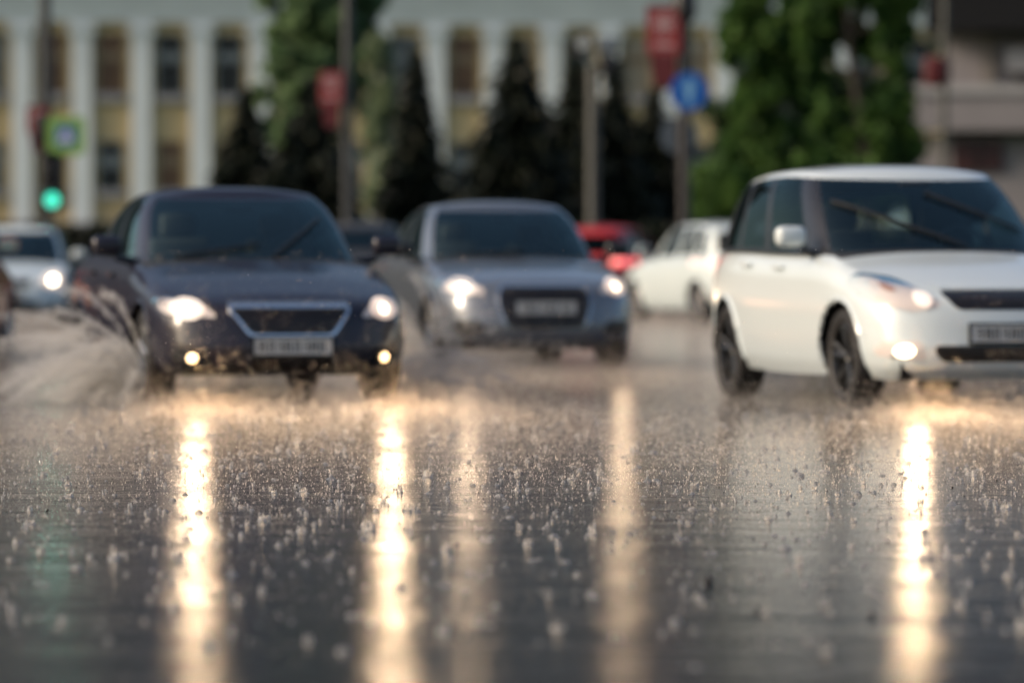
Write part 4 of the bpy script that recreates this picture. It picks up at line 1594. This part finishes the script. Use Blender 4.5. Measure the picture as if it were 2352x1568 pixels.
KINDS_ = [('raindrop_splash', [crown_mesh(k, .8 + .25 * k) for k in range(5)], 'jagged little crown of water thrown up by a raindrop on the road', 'water splash', 'splash crowns on the wet road', 290),
          ('water_bubble', [bubble_mesh(k) for k in range(3)], 'small round water bubble sitting on the wet road', 'water bubble', 'bubbles on the wet road', 280),
          ('water_spike', [jet_mesh(k) for k in range(4)], 'thin upright spike of water rising from a raindrop on the road', 'water splash', 'splash jets on the wet road', 160)]
for (nm, mes, lab, cat, grp, cnt) in KINDS_:
    for k in range(cnt):
        # even over the stretch of road in front of the cars, a few clusters
        while True:
            y = math.sqrt(RNG.uniform(9.9 ** 2, 28.0 ** 2))
            if y < 13.5 and RNG.random() < .45:
                continue
            x = RNG.uniform(-.126, .126) * y
            break
        o = bpy.data.objects.new(nm, mes[k % len(mes)])
        COL.objects.link(o)
        s = float(np.clip(RNG.lognormal(-.35, .34), .35, 1.35))
        o.location = (x, y, 0.0)
        o.scale = (s, s, s * float(RNG.uniform(.55, 1.05)))
        o.rotation_euler = (0, 0, float(RNG.uniform(0, 6.28)))
        tag(o, lab, cat, grp)

# pebbles
PEB = [(1628, 1338, 28, 'largest black pebble, alone on the wet asphalt near the bottom'), (2003, 1412, 18, 'dark pebble beside the broad bright light streak'),
       (1740, 1405, 14, 'dark pebble just below a pale splash'), (1050, 1250, 9, 'dark pebble lying in the third light streak'), (588, 1312, 9, 'dark pebble just right of the leftmost bright streak'),
       (403, 1520, 14, 'dark pebble low on the left edge of the leftmost bright streak'), (107, 1172, 7, 'tiny dark pebble in the faint green reflection'),
       (1282, 1245, 6, 'tiny dark pebble midway between the two middle streaks'), (2188, 1120, 6, 'tiny dark pebble right of the broad bright streak'), (540, 1025, 5, 'tiny dark pebble close to the navy sedan spray')]
for (x, y, w, lab) in PEB:
    d = CAMH * FPX / (y - HOR)
    r = w / FPX * d / 2
    bm = bmesh.new()
    bmesh.ops.create_icosphere(bm, subdivisions=2, radius=1.0)
    for v in bm.verts:
        e = 1 + .22 * math.sin(v.co.x * 3 + x) * math.cos(v.co.y * 4 + y) + random.uniform(-.08, .08)
        v.co = Vector((v.co.x * r * e, v.co.y * r * e * .9, v.co.z * r * .75 * e))
    me = bpy.data.meshes.new('pebble')
    bm.to_mesh(me); bm.free()
    me.shade_smooth()
    o = link('pebble', me, 'stone_dark')
    o.location = (gx(x, d), d, r * .45)
    o.rotation_euler = (0, 0, random.random() * 6)
    tag(o, lab, 'pebble', 'pebbles on the wet road')

OCT = np.array([(1, 0, 0), (0, 1, 0), (-1, 0, 0), (0, -1, 0), (0, 0, 1), (0, 0, -1)], float)
OCF = np.array([(0, 1, 4), (1, 2, 4), (2, 3, 4), (3, 0, 4), (1, 0, 5), (2, 1, 5), (3, 2, 5), (0, 3, 5)])


def droplets(name, P, r, stretch, m, label, cat, axis=None):
    n = len(P)
    V = OCT[None] * r[:, None, None]
    V[:, :, 2] *= stretch[:, None]
    if axis is not None:
        # lean the long axis along the flight path
        V[:, :, 0] += V[:, :, 2] * (axis[:, 0] / np.maximum(.25, np.abs(axis[:, 2])))[:, None].clip(-2, 2)
        V[:, :, 1] += V[:, :, 2] * (axis[:, 1] / np.maximum(.25, np.abs(axis[:, 2])))[:, None].clip(-2, 2)
    V = (V + P[:, None, :]).reshape(-1, 3)
    F = (OCF[None] + (np.arange(n) * 6)[:, None, None]).reshape(-1, 3)
    o = fastmesh(name, V, F, m)
    o.data.shade_smooth()
    tag(o, label, cat, kind='stuff')
    return o


def rain_carpet():
    n = 90000
    y = RNG.uniform(15.0, 42.0, n)
    y = y[(RNG.random(len(y)) < np.clip((y - 14) / 10, .12, 1))]
    x = RNG.uniform(-.14, .14, len(y)) * y
    z = RNG.exponential(.035, len(y)).clip(.001, .22)
    r = RNG.uniform(.0009, .0022, len(y)) * (1 + .010 * y)
    st = RNG.uniform(.8, 3.2, len(y))
    droplets('rain_droplets', np.stack((x, y, z), 1), r, st, 'rain_drops', 'countless tiny droplets bouncing just above the wet road', 'droplets')
    n = 120000
    y = np.sqrt(RNG.uniform(38.0 ** 2, 81.0 ** 2, n))
    x = RNG.uniform(-.14, .14, n) * y
    z = RNG.exponential(.045, n).clip(.001, .3)
    r = RNG.uniform(.6, 1.3, n) * .00009 * y
    droplets('rain_mist', np.stack((x, y, z), 1), r, RNG.uniform(.8, 2.0, n), 'mist_drops', 'pale mist of bouncing rain over the far part of the road', 'mist')
    n = 9000
    y = np.sqrt(RNG.uniform(17.0 ** 2, 48.0 ** 2, n))
    x = RNG.uniform(-.14, .14, n) * y
    z = RNG.exponential(.28, n).clip(.01, 1.0)
    r = RNG.uniform(.0008, .0019, n)
    droplets('falling_rain', np.stack((x, y, z), 1), r, RNG.uniform(1.0, 2.5, n), 'rain_drops', 'fine rain falling in front of the cars', 'rain')
    # tiny splashes, too many to count
    n = 2200
    y = np.sqrt(RNG.uniform(10.5 ** 2, 30 ** 2, n))
    x = RNG.uniform(-.128, .128, n) * y
    k = 9
    prof = [(1.5, -.05), (1.05, .1), (.95, .55), (.8, 1.0), (.45, 1.35)]
    w = np.arange(k) * 2 * PI / k
    ring = np.array([[(r * math.cos(a), r * math.sin(a), z) for a in w] for r, z in prof]).reshape(-1, 3)
    fc = np.array([(i * k + j, i * k + (j + 1) % k, (i + 1) * k + (j + 1) % k, (i + 1) * k + j) for i in range(len(prof) - 1) for j in range(k)])
    s = RNG.lognormal(-5.45, .42, n).clip(.0018, .010)
    hz = RNG.uniform(.5, 2.0, n)
    V = ring[None] * s[:, None, None]
    V = V * (1 + .25 * RNG.normal(size=(n, len(ring), 1)).clip(-1, 1))
    V[:, :, 2] *= hz[:, None]
    V = V + np.stack((x, y, np.zeros(n)), 1)[:, None, :]
    o = fastmesh('fine_splashes', V.reshape(-1, 3), (fc[None] + (np.arange(n) * len(ring))[:, None, None]).reshape(-1, 4), 'splash_water')
    o.data.shade_smooth()
    tag(o, 'very small splashes peppering the wet road between the larger ones', 'water splashes', kind='stuff')
    n = 2600
    y = np.sqrt(RNG.uniform(9.6 ** 2, 30 ** 2, n))
    x = RNG.uniform(-.126, .126, n) * y
    r = RNG.lognormal(-6.35, .45, n).clip(.0008, .006)
    droplets('road_grit', np.stack((x, y, r * .4), 1), r, RNG.uniform(.6, .9, n), 'stone_dark', 'dark grit scattered on the wet asphalt', 'grit')
    n = 5000
    y = np.sqrt(RNG.uniform(9.6 ** 2, 26 ** 2, n))
    x = RNG.uniform(-.126, .126, n) * y
    r = RNG.uniform(.0008, .0026, n)
    droplets('road_beads', np.stack((x, y, r * .3), 1), r, RNG.uniform(.6, 1.0, n), 'rain_drops', 'fine beads of water sprinkled over the wet asphalt', 'droplets')


rain_carpet()


def wheel_spray(cx, cy, yaw, sx, n, label, reach=1.0, up=1.0, seed=1):
    """ropes and sheets of water thrown out and back from a front wheel"""
    rng = np.random.default_rng(seed)
    f = np.array((math.sin(yaw), -math.cos(yaw)))
    s = np.array((math.cos(yaw), math.sin(yaw))) * sx
    nf = 90
    k = rng.integers(0, nf, n)
    vo = (np.abs(rng.normal(2.6, 1.0, nf)) * reach)[k] + rng.normal(0, .05, n)
    vb = (rng.normal(1.0, 1.5, nf) * reach)[k] + rng.normal(0, .10, n)
    vz = (np.abs(rng.normal(2.1, .9, nf)) * up)[k] + rng.normal(0, .06, n)
    t = rng.random(n) ** .7 * .42
    spread = rng.normal(0, .09, nf)[k] + rng.normal(0, .012, n)
    px = cx + s[0] * vo * t - f[0] * vb * t + f[0] * spread
    py = cy + s[1] * vo * t - f[1] * vb * t + f[1] * spread
    pz = .02 + vz * t - 4.9 * t * t
    keep = pz > .003
    P = np.stack((px, py, pz), 1)[keep]
    ax = np.stack((s[0] * vo - f[0] * vb, s[1] * vo - f[1] * vb, vz - 9.8 * t), 1)[keep]
    m = len(P)
    return droplets('wheel_spray', P, rng.uniform(.0015, .0045, m), rng.uniform(1, 4.0, m), 'spray_drops', label, 'water spray', ax)


def front_spray(S, front_x, d, yaw, n, ahead, high, label, seed):
    """splashing water beaten up low in front of and under a car"""
    rng = np.random.default_rng(seed)
    f = np.array((math.sin(yaw), -math.cos(yaw)))
    s = np.array((math.cos(yaw), math.sin(yaw)))
    X = gx(front_x, d)
    u = rng.uniform(-1.25, 1.25, n)
    v = np.where(rng.random(n) < .35, -rng.uniform(0, 3.0, n), rng.exponential(ahead, n))
    P = np.stack((X + s[0] * u + f[0] * v, d + s[1] * u + f[1] * v, (.004 + rng.exponential(high, n)).clip(0, .5)), 1)
    h = rng.random(n) < .05
    m = int(h.sum())
    u2, v2 = rng.uniform(-1.15, 1.15, m), rng.exponential(.7, m) + .05
    P[h] = np.stack((X + s[0] * u2 + f[0] * v2, d + s[1] * u2 + f[1] * v2, rng.uniform(.05, 1, m) ** 1.3 * 1.0), 1)
    return droplets('road_spray', P, rng.uniform(.0010, .0026, n), rng.uniform(.8, 3.2, n), 'rain_drops', label, 'water spray')


def wheel_at(S, front_x, d, yaw, sx):
    h = S['wb'] / 2 + S['foh']
    X = gx(front_x, d)
    c = np.array((X - math.sin(yaw) * h, d + math.cos(yaw) * h))
    l = np.array((sx * (S['W'] - .1), -S['wb'] / 2))
    return (c[0] + l[0] * math.cos(yaw) - l[1] * math.sin(yaw), c[1] + l[0] * math.sin(yaw) + l[1] * math.cos(yaw))


w = wheel_at(navy, 672, 28.0, R(13.8), -1)
wheel_spray(w[0], w[1], R(13.8), -1, 42000, 'fan of grey spray thrown sideways by the navy sedan front wheel', .62, .9, 1)
w = wheel_at(navy, 672, 28.0, R(13.8), 1)
wheel_spray(w[0], w[1], R(13.8), 1, 16000, 'low spray between the navy sedan and the blue grey sedan', .7, .8, 2)
w = wheel_at(steel, 1255, 36.3, R(11), -1)
wheel_spray(w[0], w[1], R(11), -1, 34000, 'pale spray drifting off the blue grey sedan front wheel', .9, 1.15, 3)

front_spray(navy, 672, 28.0, R(13.8), 20000, 1.3, .06, 'golden lit splashing low under the navy sedan bumper', 11)
front_spray(steel, 1255, 36.3, R(11), 26000, 1.5, .07, 'pale splashing low under the blue grey sedan bumper', 12)
front_spray(white, 2320, 26.85, R(14.5), 26000, 1.1, .05, 'golden lit splashing low under the near white hatchback bumper', 13)

# ------------------------------------------------------------------ light, air, camera
SUN_EL, SUN_AZ = 26.0, 256.0         # low on the left, behind thin cloud
wd = bpy.data.worlds.new('World')
SC.world = wd
wd.use_nodes = True
nt = wd.node_tree
bg = nt.nodes['Background']
sky = nt.nodes.new('ShaderNodeTexSky')
sky.sky_type = 'NISHITA'
sky.sun_disc = False
sky.sun_elevation = R(SUN_EL)
sky.sun_rotation = R(SUN_AZ)
sky.air_density = 1.0
sky.dust_density = 4.0
nt.links.new(sky.outputs['Color'], bg.inputs['Color'])
bg.inputs['Strength'].default_value = 0.12
sl = bpy.data.lights.new('sun', 'SUN')
sl.energy = 2.3
sl.angle = R(13.8)
sl.color = (1.0, 0.80, 0.60)
so = bpy.data.objects.new('sun', sl)
COL.objects.link(so)
dv = Vector((math.sin(R(SUN_AZ)) * math.cos(R(SUN_EL)), math.cos(R(SUN_AZ)) * math.cos(R(SUN_EL)), math.sin(R(SUN_EL))))
so.rotation_euler = dv.to_track_quat('Z', 'Y').to_euler()
so.location = (0, 60, 40)

cam = bpy.data.cameras.new('camera')
co = bpy.data.objects.new('camera', cam)
COL.objects.link(co)
co.location = (0, 0, CAMH)
co.rotation_euler = (PI / 2 - PITCH, 0, 0)
cam.sensor_width = 36
cam.lens = 36 * FPX / 2352
cam.clip_start = 0.1
cam.clip_end = 3000
cam.dof.use_dof = True
cam.dof.focus_distance = 17.8
cam.dof.aperture_fstop = 1.7
SC.camera = co

SC.render.engine = 'CYCLES'
SC.cycles.use_denoising = True
SC.cycles.max_bounces = 12
SC.cycles.diffuse_bounces = 6
SC.cycles.transparent_max_bounces = 32
SC.cycles.sample_clamp_indirect = 6.0
SC.cycles.caustics_reflective = False
SC.cycles.caustics_refractive = False
SC.view_settings.view_transform = 'Standard'
SC.view_settings.look = 'None'
SC.view_settings.gamma = 1.0
SC.view_settings.exposure = 0.58
